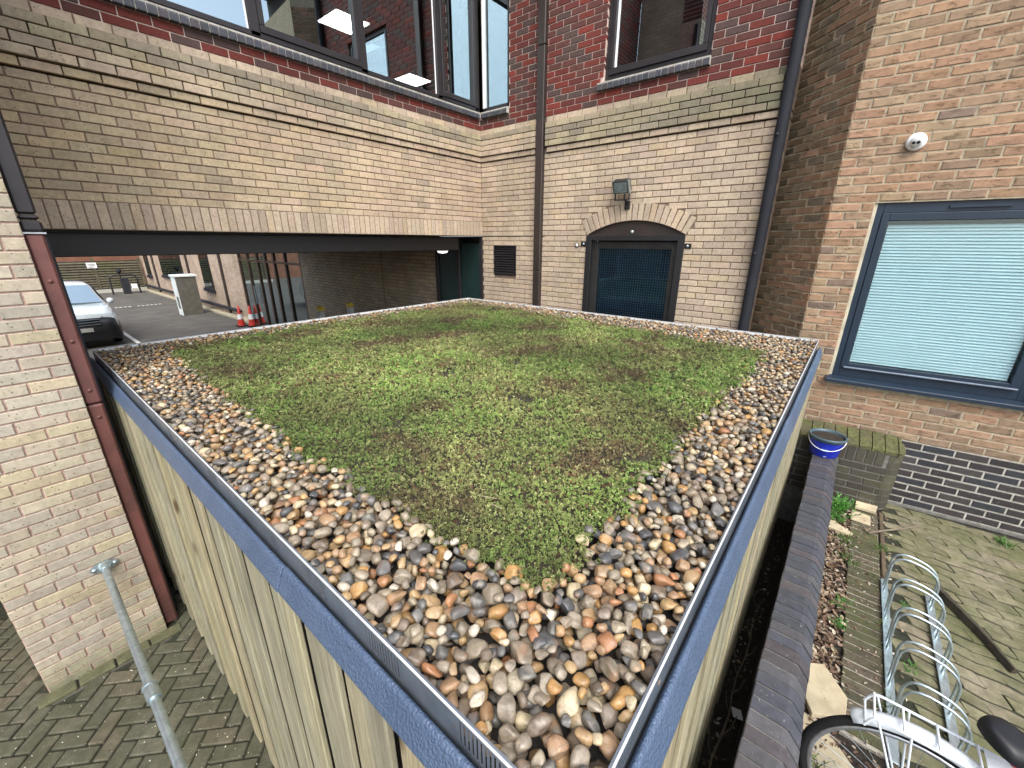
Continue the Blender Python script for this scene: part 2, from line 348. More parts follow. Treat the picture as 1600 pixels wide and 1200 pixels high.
class Wall:
    CH = 0.075; J = 0.0095
    def __init__(s, O, U, thick=0.2):
        s.O = Vector(O); s.U = Vector(U).normalized(); s.I = Vector((-s.U.y, s.U.x, 0)); s.bricks = []; s.slab = []; s.thick = thick
    def P(s, u, d, v): return s.O + s.U * u + s.I * d + Vector((0, 0, v))     # d > 0 goes into the wall
    def course(s, u0, u1, v, hgt=None, off=0.0, pal=BUFF, proud=0.0, L=0.225, holes=(), kind='smooth', depth=0.1, cfn=None, cut=None):
        hgt = (hgt or s.CH) - s.J; k0 = math.floor((u0 - off) / L) - 1; u = off + k0 * L; v += s.J / 2
        blocked = [(h[0], h[1]) for h in holes if h[2] < v + hgt - 0.012 and h[3] > v + 0.012]
        while u < u1:
            a, b = max(u + s.J / 2, u0), min(u + L - s.J / 2, u1); segs = [(a, b)]
            for (c, d) in blocked + (cut(v + hgt / 2) if cut else []):
                segs = [q for (x, y) in segs for q in ((x, min(y, c)), (max(x, d), y)) if q[1] - q[0] > 0.001]
            for (x, y) in segs:
                if y - x > 0.022:
                    c = pick(pal); c = cfn((x + y) / 2, v, c) if cfn else c
                    s.bricks.append((x, y, v, v + hgt, -proud + random.uniform(-.0012, .0012), depth + proud, c, kind, 0.0))
            u += L
    def soldier(s, u0, u1, v0, v1, pal, proud=0.0, pitch=0.075, kind='smooth', depth=0.1, cfn=None):
        n = round((u1 - u0) / pitch)
        for i in range(n):
            a = u0 + i * pitch + s.J / 2; c = pick(pal); c = cfn(a, v0, c) if cfn else c
            s.bricks.append((a, a + pitch - s.J, v0 + s.J / 2, v1 - s.J / 2 * 0, -proud + random.uniform(-.001, .001), depth, c, kind, 0.0))
    def backing(s, u0, u1, v0, v1, mat, holes=(), d0=0.008):
        us = sorted({u0, u1, *[min(max(x, u0), u1) for h in holes for x in h[:2]]}); vs = sorted({v0, v1, *[min(max(x, v0), v1) for h in holes for x in h[2:4]]})
        mb = MB()
        for i in range(len(us) - 1):
            for j in range(len(vs) - 1):
                uc, vc = (us[i] + us[i + 1]) / 2, (vs[j] + vs[j + 1]) / 2
                if us[i + 1] - us[i] < 1e-5 or vs[j + 1] - vs[j] < 1e-5 or any(h[0] < uc < h[1] and h[2] < vc < h[3] for h in holes): continue
                c = s.P(uc, (d0 + s.thick) / 2, vc)
                mb.obox(c, s.U * (us[i + 1] - us[i]) / 2, s.I * (s.thick - d0) / 2, Vector((0, 0, (vs[j + 1] - vs[j]) / 2)))
        s.slab.append((mb, mat))
    def finish(s, name, label, category='wall', limit=290, group=None, vis=None):
        mb, mat = s.slab[0]; root = mb.build(name, mat, label=label, category=category, group=group)
        for mb, mat in s.slab[1:]: mb.build('mortar_bed', mat, root)
        area = []
        for b in s.bricks:
            pts = [project(s.P(u, b[4], v)) for u, v in ((b[0], b[2]), (b[1], b[2]), (b[1], b[3]), (b[0], b[3]))]
            if any(p is None for p in pts): area.append(0); continue
            cx = sum(p[0] for p in pts) / 4; cy = sum(p[1] for p in pts) / 4
            if not (-15 < cx < 1615 and -15 < cy < 1215) or (vis and not vis(b)): area.append(0); continue
            area.append(abs(sum(pts[i][0] * pts[(i + 1) % 4][1] - pts[(i + 1) % 4][0] * pts[i][1] for i in range(4))) / 2)
        order = sorted(range(len(area)), key=lambda i: -area[i]); ind = {i for i in order[:limit] if area[i] > 35}
        rot = Matrix((s.U, s.I, Vector((0, 0, 1)))).transposed().to_4x4(); rest = {}
        for i, b in enumerate(s.bricks):
            L = b[1] - b[0]; q = brick_mesh(L, b[3] - b[2], b[5], b[7], int(abs(b[0] * 37 + b[2] * 91)) % 3)
            m = Matrix.Translation(s.P((b[0] + b[1]) / 2, b[4], b[2])) @ rot
            if b[8]: m = m @ Matrix.Translation((0, 0, (b[3] - b[2]) / 2)) @ Matrix.Rotation(b[8], 4, 'Y') @ Matrix.Translation((0, 0, -(b[3] - b[2]) / 2))
            if i in ind: put('brick', q, None, root, mw=m, color=b[6])
            else:
                t = rest.setdefault(b[7], MB()); t.add([m @ x.co for x in q.vertices], [tuple(p.vertices) for p in q.polygons], col=b[6])
        for k, t in rest.items(): t.build('brick_courses', brick_mat(k, 'attr'), root, fix=False, kind='stuff')
        return root

Z0 = H + 0.075                 # underside of the first-floor brickwork over the opening, also the damp course line
CH = 0.075
ZC, ZB, ZT, ZR = Z0 + 15 * CH, Z0 + 16 * CH, Z0 + 20 * CH, Z0 + 21 * CH    # corbel steps, band top, start of red brick
ZS = ZR + 2 * CH               # underside of blue brick sill
ZW = ZS + 0.095                # foot of the window frames
WTOP = 6.6
XA0, XB, YA, YD = 0.16, 5.47, 5.13, 3.715

def sill(parent, P, u0, u1, out=0.045, n0=0):
    n = round((u1 - u0) / 0.075)
    prof = [(0.06, 0.0), (-out + .004, 0.0), (-out, 0.006), (-out, 0.055), (-out + .012, 0.078), (-out + .035, 0.092), (0.06, 0.097)]
    for i in range(n):
        a = u0 + i * 0.075 + 0.004
        mb = MB(); mb.prism([P(a, d, ZS + v + 0.002) for d, v in prof], P(a + 0.067, 0, 0) - P(a, 0, 0))
        o = mb.build('sill_brick', brick_mat('glazed', 'obj'), parent); o.color = (*pick(ENG_BLUE), 1)
    mb = MB(); a = P(u0, -out + .008, ZS + 0.004); b = P(u1, 0.055, ZS + 0.088)
    mb.box(a, b); mb.build('sill_mortar', 'mortar_grey', parent)

# ---- ground
ground = MB(); ground.box((-60, -60, -0.3), (60, 80, 0)); ground.build('ground', 'tarmac', kind='structure', label='grey tarmac ground of the car park and passage')

# ---- wall A: buff brick wall carrying the strip window over the vehicle opening
A = Wall((XA0, YA, 0), (1, 0, 0), 0.25); WA = XB - XA0
winA = (0.55 - XA0, WA + 1, ZW, WTOP)
A.backing(0, WA + 0.1, Z0, ZR, 'mortar_brown', holes=[(-1, 9, ZC - .012, ZC + .003), (-1, 9, ZB - .011, ZB + .003)])
A.backing(0, WA + 0.1, ZR, 8.4, 'mortar_pale', holes=[(winA[0], WA + 1, ZW - 0.01, WTOP)])
def acol(u, v, c):
    k = min(1, max(0, u / WA)); return (c[0] * (1.0 + .02 * k), c[1] * (.99 - .02 * k), c[2] * (.90 + .10 * k))
A.soldier(0, WA, Z0, Z0 + 3 * CH, BUFF_PALE)
for k in range(3, 15): A.course(0, WA, Z0 + k * CH, off=0.1125 * (k % 2) + 0.03, pal=BUFF, cfn=acol, hgt=CH - (.006 if k == 14 else 0))
A.course(0, WA, ZC, off=0.12, proud=0.022, cfn=acol, hgt=CH - .005)
for k in range(16, 20): A.course(0, WA, Z0 + k * CH, off=0.1125 * (k % 2), pal=BUFF_BAND if k > 17 else BUFF, proud=0.044)
A.course(0, WA, ZT, off=0.05, pal=BUFF_PALE, proud=0.006)
for k in range(2): A.course(0, WA, ZR + k * CH, off=0.1125 * k, pal=RED)
for k in range(50):
    v = ZS + k * CH
    if v < 8.3: A.course(0, WA, v, off=0.1125 * (k % 2), pal=RED, holes=[(winA[0], WA + 1, ZS - .01, WTOP)])
wallA = A.finish('brick_wall', 'long buff brick wall with red band under the strip window, bridging the vehicle opening')
def PA(u, d, v): return Vector((u, YA + d, v))
mb = MB(); mb.box((-.3, YA + .01, 8.4), (XB + .3, YA + .25, 11.6)); mb.build('upper_wall', 'far_red_x', wallA)
wA = empty('strip_window', 'long dark framed strip window above blue sill bricks on the buff wall', 'window', (3, YA, ZW))
def wpart(mb, name, mat, root):
    o = mb.build(name, mat, None); o.parent = root; o.matrix_parent_inverse = Matrix.Translation(root.location).inverted(); return o
def frame_bar(root, P, u0, u1, v0, v1, d0=0.02, d1=0.09, name='frame', mat='frame', bev=0.004):
    mb = MB(); mb.box(P(u0, d0, v0), P(u1, d1, v1), bev); return wpart(mb, name, mat, root)
MU = [0.55, 1.0, 2.255, 3.47, 4.68, XB - 0.03]
for i, x in enumerate(MU): frame_bar(wA, PA, x - 0.045, x + 0.045, ZW, WTOP, name='mullion')
frame_bar(wA, PA, MU[0], XB, ZW - 0.006, ZW + 0.07, name='bottom_rail'); frame_bar(wA, PA, MU[0], XB, WTOP - 0.07, WTOP, name='top_rail')
mb = MB(); mb.box(PA(MU[0], -0.035, ZW + 0.004), PA(XB - 0.04, 0.03, ZW + 0.012)); wpart(mb, 'sill_flashing', 'frame', wA)
for i in range(len(MU) - 1):
    a, b = MU[i] + 0.045, MU[i + 1] - 0.045
    if i in (2, 4):      # opening casements stand proud
        for (x0, x1, v0, v1) in ((a, b, ZW + .07, ZW + .135), (a, b, WTOP - .13, WTOP - .07), (a, a + .05, ZW + .135, WTOP - .13), (b - .05, b, ZW + .135, WTOP - .13)):
            frame_bar(wA, PA, x0, x1, v0, v1, 0.005, 0.075, 'casement')
    else:
        frame_bar(wA, PA, b - 0.022, b - 0.002, ZW + .07, WTOP - .07, 0.045, 0.085, 'white_bead', 'white_plastic')
    mb = MB(); mb.add([PA(a + .002, 0.05, ZW + .07), PA(b - .002, 0.05, ZW + .07), PA(b - .002, 0.05, WTOP - .07), PA(a + .002, 0.05, WTOP - .07)], [(0, 1, 2, 3)]); wpart(mb, 'pane', 'glass', wA)
swA = empty('sill_course', 'blue bullnose brick sill running under the strip window', 'sill'); sill(swA, PA, XA0 + .01, XB - 0.03)

# ---- wall B
B = Wall((XB, YA, 0), (0, -1, 0), 0.3); WB = YA - 0.87
uB = lambda y: YA - y
winC = (-1, uB(4.54), ZW, WTOP)                       # corner return of the strip window
winB = (uB(3.0), uB(1.72), ZW, WTOP)
aw0, aw1 = uB(3.085), uB(1.735); auc = (aw0 + aw1) / 2; ahw = (aw1 - aw0) / 2; rise = 0.175
Rr = (ahw ** 2 + rise ** 2) / (2 * rise); zc = Z0 + 0.01 + rise - Rr; Rx = Rr + 0.21
hole_aw = (aw0, aw1, 1.2, Z0 + 0.01 + rise); louv = (uB(4.865), uB(4.385), H - 0.546, H - 0.066)
pg0, pg1 = uB(4.03), uB(3.82)
holes = [hole_aw, louv]
B.backing(0, WB, 0, ZR, 'mortar_brown', holes=holes + [(-1, 9, ZC - .012, ZC + .003), (-1, 9, ZB - .011, ZB + .003)])
B.backing(0, WB, ZR, 8.4, 'mortar_pale', holes=[(winC[0], winC[1], ZW - .01, WTOP), (winB[0], winB[1], ZW - .01, WTOP)])
def acut(v):
    if v < Z0 + 0.01 or (v - zc) >= Rx: return []
    h = math.sqrt(max(0, Rx ** 2 - (v - zc) ** 2)); h = min(h, (ahw + .01) + (v - Z0) * 0.55); return [(auc - h, auc + h)]
def bcol(u, v, c):
    k = min(1, max(0, (u - 2.0) / 2.2)) * min(1, max(0, (v - (ZC + .02)) / .1)); n = 0.5 + 0.5 * math.sin(u * 9 + v * 21)
    k *= 0.55 + 0.4 * n; c = tuple(a * (1 - k) + b * k for a, b in zip(c, (0.15, 0.15, 0.098))); return c
nb = int(Z0 / CH)
for k in range(-nb, 0): B.course(0, WB, Z0 + k * CH, off=0.1125 * (k % 2) + .02, pal=BUFF_PALE, holes=holes)
for k in range(0, 15): B.course(0, WB, Z0 + k * CH, hgt=CH - (.006 if k == 14 else 0), off=0.1125 * (k % 2), pal=BUFF_PALE, holes=[(aw0 - .001, aw1 + .001, Z0 - 1, Z0 + .012)], cut=acut)
B.course(0, pg0, ZC, off=0.12, pal=BUFF_PALE, proud=0.022, hgt=CH - .005); B.course(pg1, WB - .06, ZC, off=0.12, pal=BUFF, proud=0.022, hgt=CH - .005)
for k in range(16, 20):
    B.course(0, pg0 + .02, Z0 + k * CH, off=0.1125 * (k % 2), pal=BUFF_BAND if k > 18 else BUFF_PALE, proud=0.044)
    B.course(pg1 - .02, WB - .03, Z0 + k * CH, off=0.1125 * (k % 2), pal=BUFF_BAND, proud=0.044, cfn=bcol)
B.course(0, WB - .03, ZT, off=0.05, pal=BUFF_PALE, proud=0.006, holes=[(pg0 + .02, pg1 - .02, ZT - .1, ZT + .1)], cfn=bcol)
for k in range(46):
    v = ZR + k * CH
    if v < 8.3: B.course(0, WB, v, off=0.1125 * (k % 2) + .04, pal=RED, holes=[(winC[0], winC[1], ZS - .01, WTOP), (winB[0] - .04, winB[1], ZS - .01, ZW + .01), (winB[0], winB[1], ZS - .01, WTOP)])
na = 19; half = math.asin((ahw + 0.01) / Rr)
for i in range(na):            # voussoirs of the segmental arch
    t = -half + (i + .5) * 2 * half / na; pitch = 2 * half * Rr / na
    rm = Rr + 0.106; u = auc + rm * math.sin(t); v = zc + rm * math.cos(t)
    B.bricks.append((u - pitch / 2 + .004, u + pitch / 2 - .004, v - .105, v + .105, -0.003, 0.1, pick(BUFF_PALE), 'smooth', t))
wallB = B.finish('brick_wall', 'buff and red brick wall with the arched grilled window, beside the corner downpipe', vis=lambda b: b[2] > H - 1.0)
def PB(u, d, v): return Vector((XB + d, YA - u, v))
mb = MB(); mb.box((XB + .01, .87, 8.4), (XB + .3, YA, 11.6)); mb.build('upper_wall', 'far_red_y', wallB)
wB = empty('corner_window', 'narrow sky reflecting window returning round the inner corner', 'window', (XB, 4.8, ZW))
frame_bar(wB, PB, 0.04, 0.085, ZW, WTOP, name='mullion', mat='white_plastic'); frame_bar(wB, PB, winC[1] - .05, winC[1], ZW, WTOP, name='mullion')
frame_bar(wB, PB, 0.04, winC[1], ZW - .006, ZW + .06, name='bottom_rail'); frame_bar(wB, PB, 0.04, winC[1], WTOP - .07, WTOP, name='top_rail')
mb = MB(); mb.add([PB(.086, .05, ZW + .06), PB(winC[1] - .051, .05, ZW + .06), PB(winC[1] - .051, .05, WTOP - .07), PB(.086, .05, WTOP - .07)], [(0, 1, 2, 3)]); wpart(mb, 'pane', 'glass', wB)
sB1 = empty('sill_course', 'short blue bullnose sill under the narrow corner window', 'sill'); sill(sB1, PB, 0.05, winC[1])
wB2 = empty('casement_window', 'tall dark framed window in the red brick with a blue brick sill', 'window', (XB, 2.4, ZW))
a, b = winB[0], winB[1]
for (x0, x1, v0, v1, d0, d1, nm) in ((a, a + .06, ZW, WTOP, .05, .13, 'jamb'), (b - .06, b, ZW, WTOP, .05, .13, 'jamb'), (a + .06, b - .06, ZW, ZW + .07, .05, .13, 'bottom_rail'), (a + .06, b - .06, WTOP - .07, WTOP, .05, .13, 'top_rail'),
                                 (a + .06, b - .06, ZW + .07, ZW + .14, .03, .11, 'casement'), (a + .06, a + .11, ZW + .14, WTOP - .07, .03, .11, 'casement'), (b - .11, b - .06, ZW + .14, WTOP - .07, .03, .11, 'casement')):
    frame_bar(wB2, PB, x0, x1, v0, v1, d0, d1, nm)
frame_bar(wB2, PB, a + .11, a + .135, ZW + .14, WTOP - .07, .06, .1, 'white_bead', 'white_plastic')
mb = MB(); mb.add([PB(a + .136, .075, ZW + .14), PB(b - .111, .075, ZW + .14), PB(b - .111, .075, WTOP - .07), PB(a + .136, .075, WTOP - .07)], [(0, 1, 2, 3)]); wpart(mb, 'pane', 'glass', wB2)
sB2 = empty('sill_course', 'blue bullnose sill under the tall window in the red brick', 'sill'); sill(sB2, PB, winB[0] - .06, winB[1] + .01)
mb = MB(); mb.box(PB(pg1, -.004, Z0 - .006), PB(0.01, .01, Z0 + .006)); mb.build('damp_course', 'black', wallB)

# arched window with security grille
gw = empty('grilled_window', 'dark blue window behind a steel security mesh under the brick arch', 'window', (XB, 2.41, 1.2))
mb = MB(); pts = [(auc + Rr * math.sin(-half + i * 2 * half / 24), zc + Rr * math.cos(-half + i * 2 * half / 24)) for i in range(25)]
mb.prism([PB(u, .035, v) for u, v in pts], (0.03, 0, 0)); wpart(mb, 'arch_panel', 'brown_pipe', gw)
fz0, fz1 = 1.25, Z0 + 0.005
for (x0, x1, v0, v1, d0, d1, nm, mt) in ((aw0 - .01, aw0 + .075, fz0, fz1, -.02, .04, 'outer_frame', 'black'), (aw1 - .075, aw1 + .01, fz0, fz1, -.02, .04, 'outer_frame', 'black'), (aw0 + .075, aw1 - .075, fz1 - .07, fz1, -.02, .04, 'outer_frame', 'black'),
        (aw0 + .08, aw0 + .16, fz0, fz1 - .08, .05, .13, 'inner_frame', 'brown_pipe'), (aw1 - .16, aw1 - .08, fz0, fz1 - .08, .05, .13, 'inner_frame', 'brown_pipe'), (aw0 + .16, aw1 - .16, fz1 - .17, fz1 - .08, .05, .13, 'inner_frame', 'brown_pipe'), (aw0, aw1, 1.19, 1.27, .03, .13, 'inner_frame', 'brown_pipe')):
    frame_bar(gw, PB, x0, x1, v0, v1, d0, d1, nm, mt)
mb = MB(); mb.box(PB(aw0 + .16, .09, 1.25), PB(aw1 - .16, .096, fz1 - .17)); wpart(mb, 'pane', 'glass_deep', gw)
mb = MB(); u = aw0 + .09
while u < aw1 - .09: mb.box(PB(u - .0011, .018, 1.27), PB(u + .0011, .022, fz1 - .08)); u += .034
v = 1.3
while v < fz1 - .09: mb.box(PB(aw0 + .09, .022, v - .0011), PB(aw1 - .09, .026, v + .0011)); v += .034
mg = wpart(mb, 'security_mesh', plain('dull_mesh_wire', (0.05, 0.07, 0.08), 0.5, 0.3), gw); mg['kind'] = 'stuff'
for uu, vv in ((aw0 - .05, H - .035), (aw1 + .05, H - .05)):
    mb = MB(); mb.box(PB(uu - .045, -.012, vv - .03), PB(uu + .045, -.002, vv + .03), .003); wpart(mb, 'fixing_lug', 'black', gw)
    mb = MB(); mb.lathe([(.016, 0), (.016, -.006), (.008, -.01), (0, -.01)], PB(uu, -.012, vv), 12, 'X'); wpart(mb, 'bolt_head', 'steel', gw)
mb = MB(); mb.lathe([(.024, 0), (.024, -.008), (.01, -.012), (0, -.012)], PB(auc - .03, .034, Z0 + .045), 14, 'X'); wpart(mb, 'bolt_head', 'steel', gw)
mb = MB(); mb.box(PB(aw0 + .1, .135, 1.2), PB(aw1 - .1, .15, fz1)); wpart(mb, 'blind', plain('blue_reflection_sheet', (0.007, 0.045, 0.08), .7, var=.3, nscale=3), gw)  # blue sheet added behind the pane, standing in for its reflection

# louvre, lamp, round vent on wall B
lv = empty('louvre_vent', 'black slatted louvre vent beside the brown box downpipe', 'vent', (XB, 4.62, H - .5))
u0, u1, v0, v1 = louv
mb = MB()
for q in ((u0, u0 + .02, v0, v1), (u1 - .02, u1, v0, v1), (u0 + .02, u1 - .02, v0, v0 + .02), (u0 + .02, u1 - .02, v1 - .02, v1)): mb.box(PB(q[0], -.008, q[2]), PB(q[1], .05, q[3]))
wpart(mb, 'frame', 'black', lv)
mb = MB(); mb.box(PB(u0, .06, v0), PB(u1, .07, v1)); wpart(mb, 'backing', 'black', lv)
for i in range(11):
    v = v0 + .04 + i * .04; mb = MB(); mb.prism([PB(u0 + .02, d, v + e) for d, e in ((-.004, -.012), (.03, .014), (.033, .012), (0, -.016))], PB(u1 - .02, 0, 0) - PB(u0 + .02, 0, 0)); wpart(mb, 'slat', 'frame', lv)
lm = empty('wall_lamp', 'small black floodlight on a bracket above the brick arch', 'lamp', (XB, 2.55, H + .43))
mb = MB(); mb.box((XB - .03, 2.48, H + .40), (XB - .001, 2.55, H + .50), .004); wpart(mb, 'bracket_plate', 'black', lm)
mb = MB(); mb.tube([(XB - .02, 2.515, H + .47), (XB - .06, 2.515, H + .47), (XB - .09, 2.53, H + .52), (XB - .09, 2.53, H + .58)], .011, 8)
for y in (2.47, 2.66): mb.box((XB - .10, y - .004, H + .5), (XB - .075, y + .004, H + .66))
mb.box((XB - .10, 2.466, H + .5), (XB - .075, 2.664, H + .508)); wpart(mb, 'bracket_arm', 'black', lm)
mb = MB(); c = Vector((XB - .1, 2.57, H + .67)); tl = R(28); ax = Vector((-math.cos(tl), 0, -math.sin(tl)) ) * .045; up = Vector((-math.sin(tl), 0, math.cos(tl))) * .075
mb.obox(c, ax, Vector((0, .1, 0)), up); wpart(mb, 'housing', 'black', lm)
mb = MB(); mb.obox(c + ax * 1.04, ax * .03, Vector((0, .088, 0)), up * .86); wpart(mb, 'lens', plain('floodlight_lens', (.22, .27, .28), .12, .2, var=.3, nscale=20), lm)
for yy in (-.105, .105):
    mb = MB(); mb.obox(c + Vector((0, yy, 0)) + ax * .5, ax * .65, Vector((0, .006, 0)), up * 1.06); wpart(mb, 'bezel', 'steel', lm)
rv = empty('round_vent', 'small round white pipe outlet ringed in brown on the buff brick', 'vent', (XB, 3.246, H - .05))
mb = MB(); mb.lathe([(.034, .02), (.034, -.012), (.026, -.012), (.026, .0)], (XB, 3.246, H - .052), 20, 'X'); wpart(mb, 'collar', 'brown_pipe', rv)
mb = MB(); mb.lathe([(.025, -.006), (.02, -.014), (0, -.016)], (XB, 3.246, H - .052), 20, 'X'); wpart(mb, 'cap', 'white_plastic', rv)

# downpipes
dp = empty('downpipe', 'dark brown square downpipe set in a slot of the buff and red wall', 'downpipe', (XB, 3.925, 0))
for z0, z1 in ((0.1, 2.55), (2.556, ZT + .9), (ZT + .906, 8.4)):
    mb = MB(); mb.box((XB - .075, 3.86, z0), (XB - .001, 3.985, z1), .008); wpart(mb, 'pipe_length', 'brown_pipe', dp)
dp2 = empty('downpipe', 'slate grey round downpipe in the corner where buff and orange brick meet', 'downpipe', (XB - .06, .90, 0))
for z0, z1, r in ((0, 3.6, .056), (3.59, 3.62, .0575), (3.61, 8.4, .056)):
    mb = MB(); mb.tube([(XB - .06, .905, z0), (XB - .06, .905, z1)], r, 20); wpart(mb, 'pipe_length', 'grey_pipe', dp2)
for z in (2.87, 4.02):
    mb = MB(); mb.lathe([(.014, .0), (.014, -.008), (.007, -.01), (0, -.01)], (XB - .116, .925, z), 12, 'X'); wpart(mb, 'fixing', 'black', dp2)

def subpart(o, part):
    o.parent = part; o.matrix_parent_inverse = Matrix.Identity(4)
def nest(root, child, part):
    p = [q for q in root.children if q.name.split('.')[0] == part]
    for q in [q for q in root.children if q.name.split('.')[0] == child]: subpart(q, min(p, key=lambda h: (Vector(h.bound_box[0]) - Vector(q.bound_box[0])).length))
nest(gw, 'bolt_head', 'fixing_lug')
# ---- pier D with oxide red downpipe and shutter guide
D = Wall((-.495, YD, 0), (1, 0, 0), .42); WD = .653
D.backing(0, WD, 0, 7.5, 'mortar_pink')
def dcol(u, v, c):
    k = max(0, 1 - v / .22) * .6; return tuple(x * (1 - k) + y * k for x, y in zip(c, (.13, .135, .06)))
for k in range(100): D.course(0, WD, k * CH, off=0.1125 * (k % 2), pal=BUFF_PIER, cfn=dcol, depth=.1025)
D.finish('brick_pier', 'pale buff brick pier with pinkish mortar, carrying the galvanised rail')
DR = Wall((-.495, YD + .42, 0), (0, -1, 0), .1)     # shaded return of the pier
mb = MB(); mb.box((-8, YD + .02, Z0), (-.496, YD + .42, 8.6)); mb.box((-.495, YD + .02, 7.5), (.158, YD + .42, 8.6)); mb.build('brick_wall', 'far_red_x', label='red brick wall above the passage left of the buff pier', category='wall')
mb = MB(); mb.box((-.3, YD + .42, 0), (.155, YA, 9.0)); mb.build('return_wall', 'far_buff', label='buff brick return wall behind the pier beside the shutter guide', category='wall')
mb = MB(); mb.box((-6, YD + .43, Z0 + .1), (-.31, YA + 8, Z0 + .3)); mb.build('ceiling', 'ceiling', kind='structure', label='dark soffit over the passage')
mb = MB(); mb.box((-6, YA + .6, 0), (-.31, YA + .8, Z0 + .09)); mb.build('passage_wall', 'green_door', label='dark panelled wall at the back of the shaded passage beside the pier', category='wall')
rp = empty('downpipe', 'oxide red square downpipe with dark upper hopper beside the buff pier', 'downpipe', (.2, 3.8, 0))
for z0, z1, mt, w_ in ((.03, 1.95, 'red_pipe', .0), (1.956, 3.02, 'red_pipe', .0), (3.03, 3.09, 'frame', .006), (3.095, 3.12, 'frame', .003), (3.125, 7.4, 'frame', 0)):
    mb = MB(); mb.box((.16, 3.745 - w_, z0), (.243 + w_, 3.835 + w_, z1), .012); wpart(mb, 'pipe_length', mt, rp)
mb = MB(); mb.box((.159, 3.738, 3.018), (.252, 3.84, 3.027)); wpart(mb, 'pipe_collar', 'alu', rp)
for z in (2.75, 2.38, 2.05, 1.86):
    mb = MB(); mb.lathe([(.012, .0), (.012, -.003), (0, -.004)], (.2, 3.744, z), 10, 'Y'); wpart(mb, 'fixing', 'red_pipe', rp)
sg = MB(); sg.box((.162, 3.86, .02), (.262, 3.93, 3.0), .004); sg.build('shutter_guide', plain('blue_black_steel', (.02, .027, .038), .4, .2), label='blue black steel guide rail beside the oxide red downpipe', category='guide rail')

# ---- roller shutter box, opening soffit, undercroft
mb = MB(); mb.box((.3, YA + .12, H - .145), (5.02, YA + .5, H + .05), .006); mb.build('shutter_housing', 'shutter', label='long dark shutter box beam across the head of the vehicle opening', category='shutter box')
mb = MB(); mb.box((-.3, YA + .02, Z0 + .012), (XB + .6, 12.6, Z0 + .4)); mb.build('ceiling', 'ceiling', kind='structure', label='dark soffit of the undercroft passage')
mb = MB(); mb.box((-5.2, YA + .3, 0), (-.3, 13, Z0 + .01)); mb.build('undercroft_wall', 'far_buff', label='shaded wall on the far left of the undercroft', category='wall')
gd = empty('door_set', 'dark green double doors inside the undercroft at the corner', 'door', (XB, 5.8, 0))
for y0, y1 in ((5.22, 5.72), (5.8, 6.32)):
    mb = MB(); mb.box((XB + .03, y0, .05), (XB + .07, y1, 2.95), .004); wpart(mb, 'door_leaf', 'green_door', gd)
for y0, y1 in ((5.14, 5.215), (5.725, 5.795), (6.325, 6.4)):
    mb = MB(); mb.box((XB + .0, y0, 0), (XB + .1, y1, 3.05), .004); wpart(mb, 'frame_post', 'frame', gd)
mb = MB(); mb.box((XB + .12, 5.14, 0), (XB + .2, 6.42, 3.06)); wpart(mb, 'lining', 'black', gd)
bl = empty('bulkhead_light', 'lit round bulkhead light under the shutter box', 'light', (5.0, 5.56, H - .17))
mb = MB(); mb.lathe([(.09, .03), (.09, -.005), (.07, -.03), (0, -.04)], (4.95, 5.58, H - .165), 20); wpart(mb, 'diffuser', 'lamp_dim', bl)
mb = MB(); mb.lathe([(.1, .03), (.1, .0), (.092, .0), (.092, .03)], (4.95, 5.58, H - .165), 20); wpart(mb, 'rim', 'white_plastic', bl)
UW = Wall((XB + .05, 12.2, 0), (0, -1, 0), .2)
UW.backing(0, 5.8, 0, Z0, 'mortar_brown')
for k in range(41): UW.course(0, 5.8, k * CH, off=.1125 * (k % 2), pal=BUFF, holes=[(3.9, 3.93, 0, 9)])
UW.finish('undercroft_brick_wall', 'shaded buff brick wall inside the undercroft between doors and glazed entrance', limit=150, vis=lambda b: b[2] > .9)
M['bronze'] = plain('bronze_frame', (.06, .036, .025), .4, .2)
ge = empty('glazed_entrance', 'bronze framed glazed entrance doors inside the undercroft by the traffic cones', 'entrance', (5.5, 14.6, 0))
def PG(u, d, v): return Vector((5.55 + d, 17.05 - u, v))
for y in (17.0, 16.2, 15.4, 14.75, 14.1, 13.3, 12.3):
    u = 17.05 - y; mb = MB(); mb.box(PG(u - .05, 0, 0), PG(u + .05, .09, 3.05), .005); wpart(mb, 'mullion', 'bronze', ge)
for v0, v1 in ((0, .12), (2.3, 2.37), (2.95, 3.05)):
    mb = MB(); mb.box(PG(.1, .01, v0), PG(4.7, .08, v1)); wpart(mb, 'rail', 'bronze', ge)
mb = MB(); mb.box(PG(.1, .04, .12), PG(4.7, .046, 2.95)); wpart(mb, 'pane', 'glass', ge)
mb = MB(); mb.box(PG(.05, .6, 0), PG(4.75, .65, 3.05)); wpart(mb, 'lobby_lining', 'room', ge)
for u in (1.15, 1.3):
    mb = MB(); mb.tube([PG(u, -.05, .9), PG(u, -.05, 1.5)], .015, 8); wpart(mb, 'pull_handle', 'steel', ge)

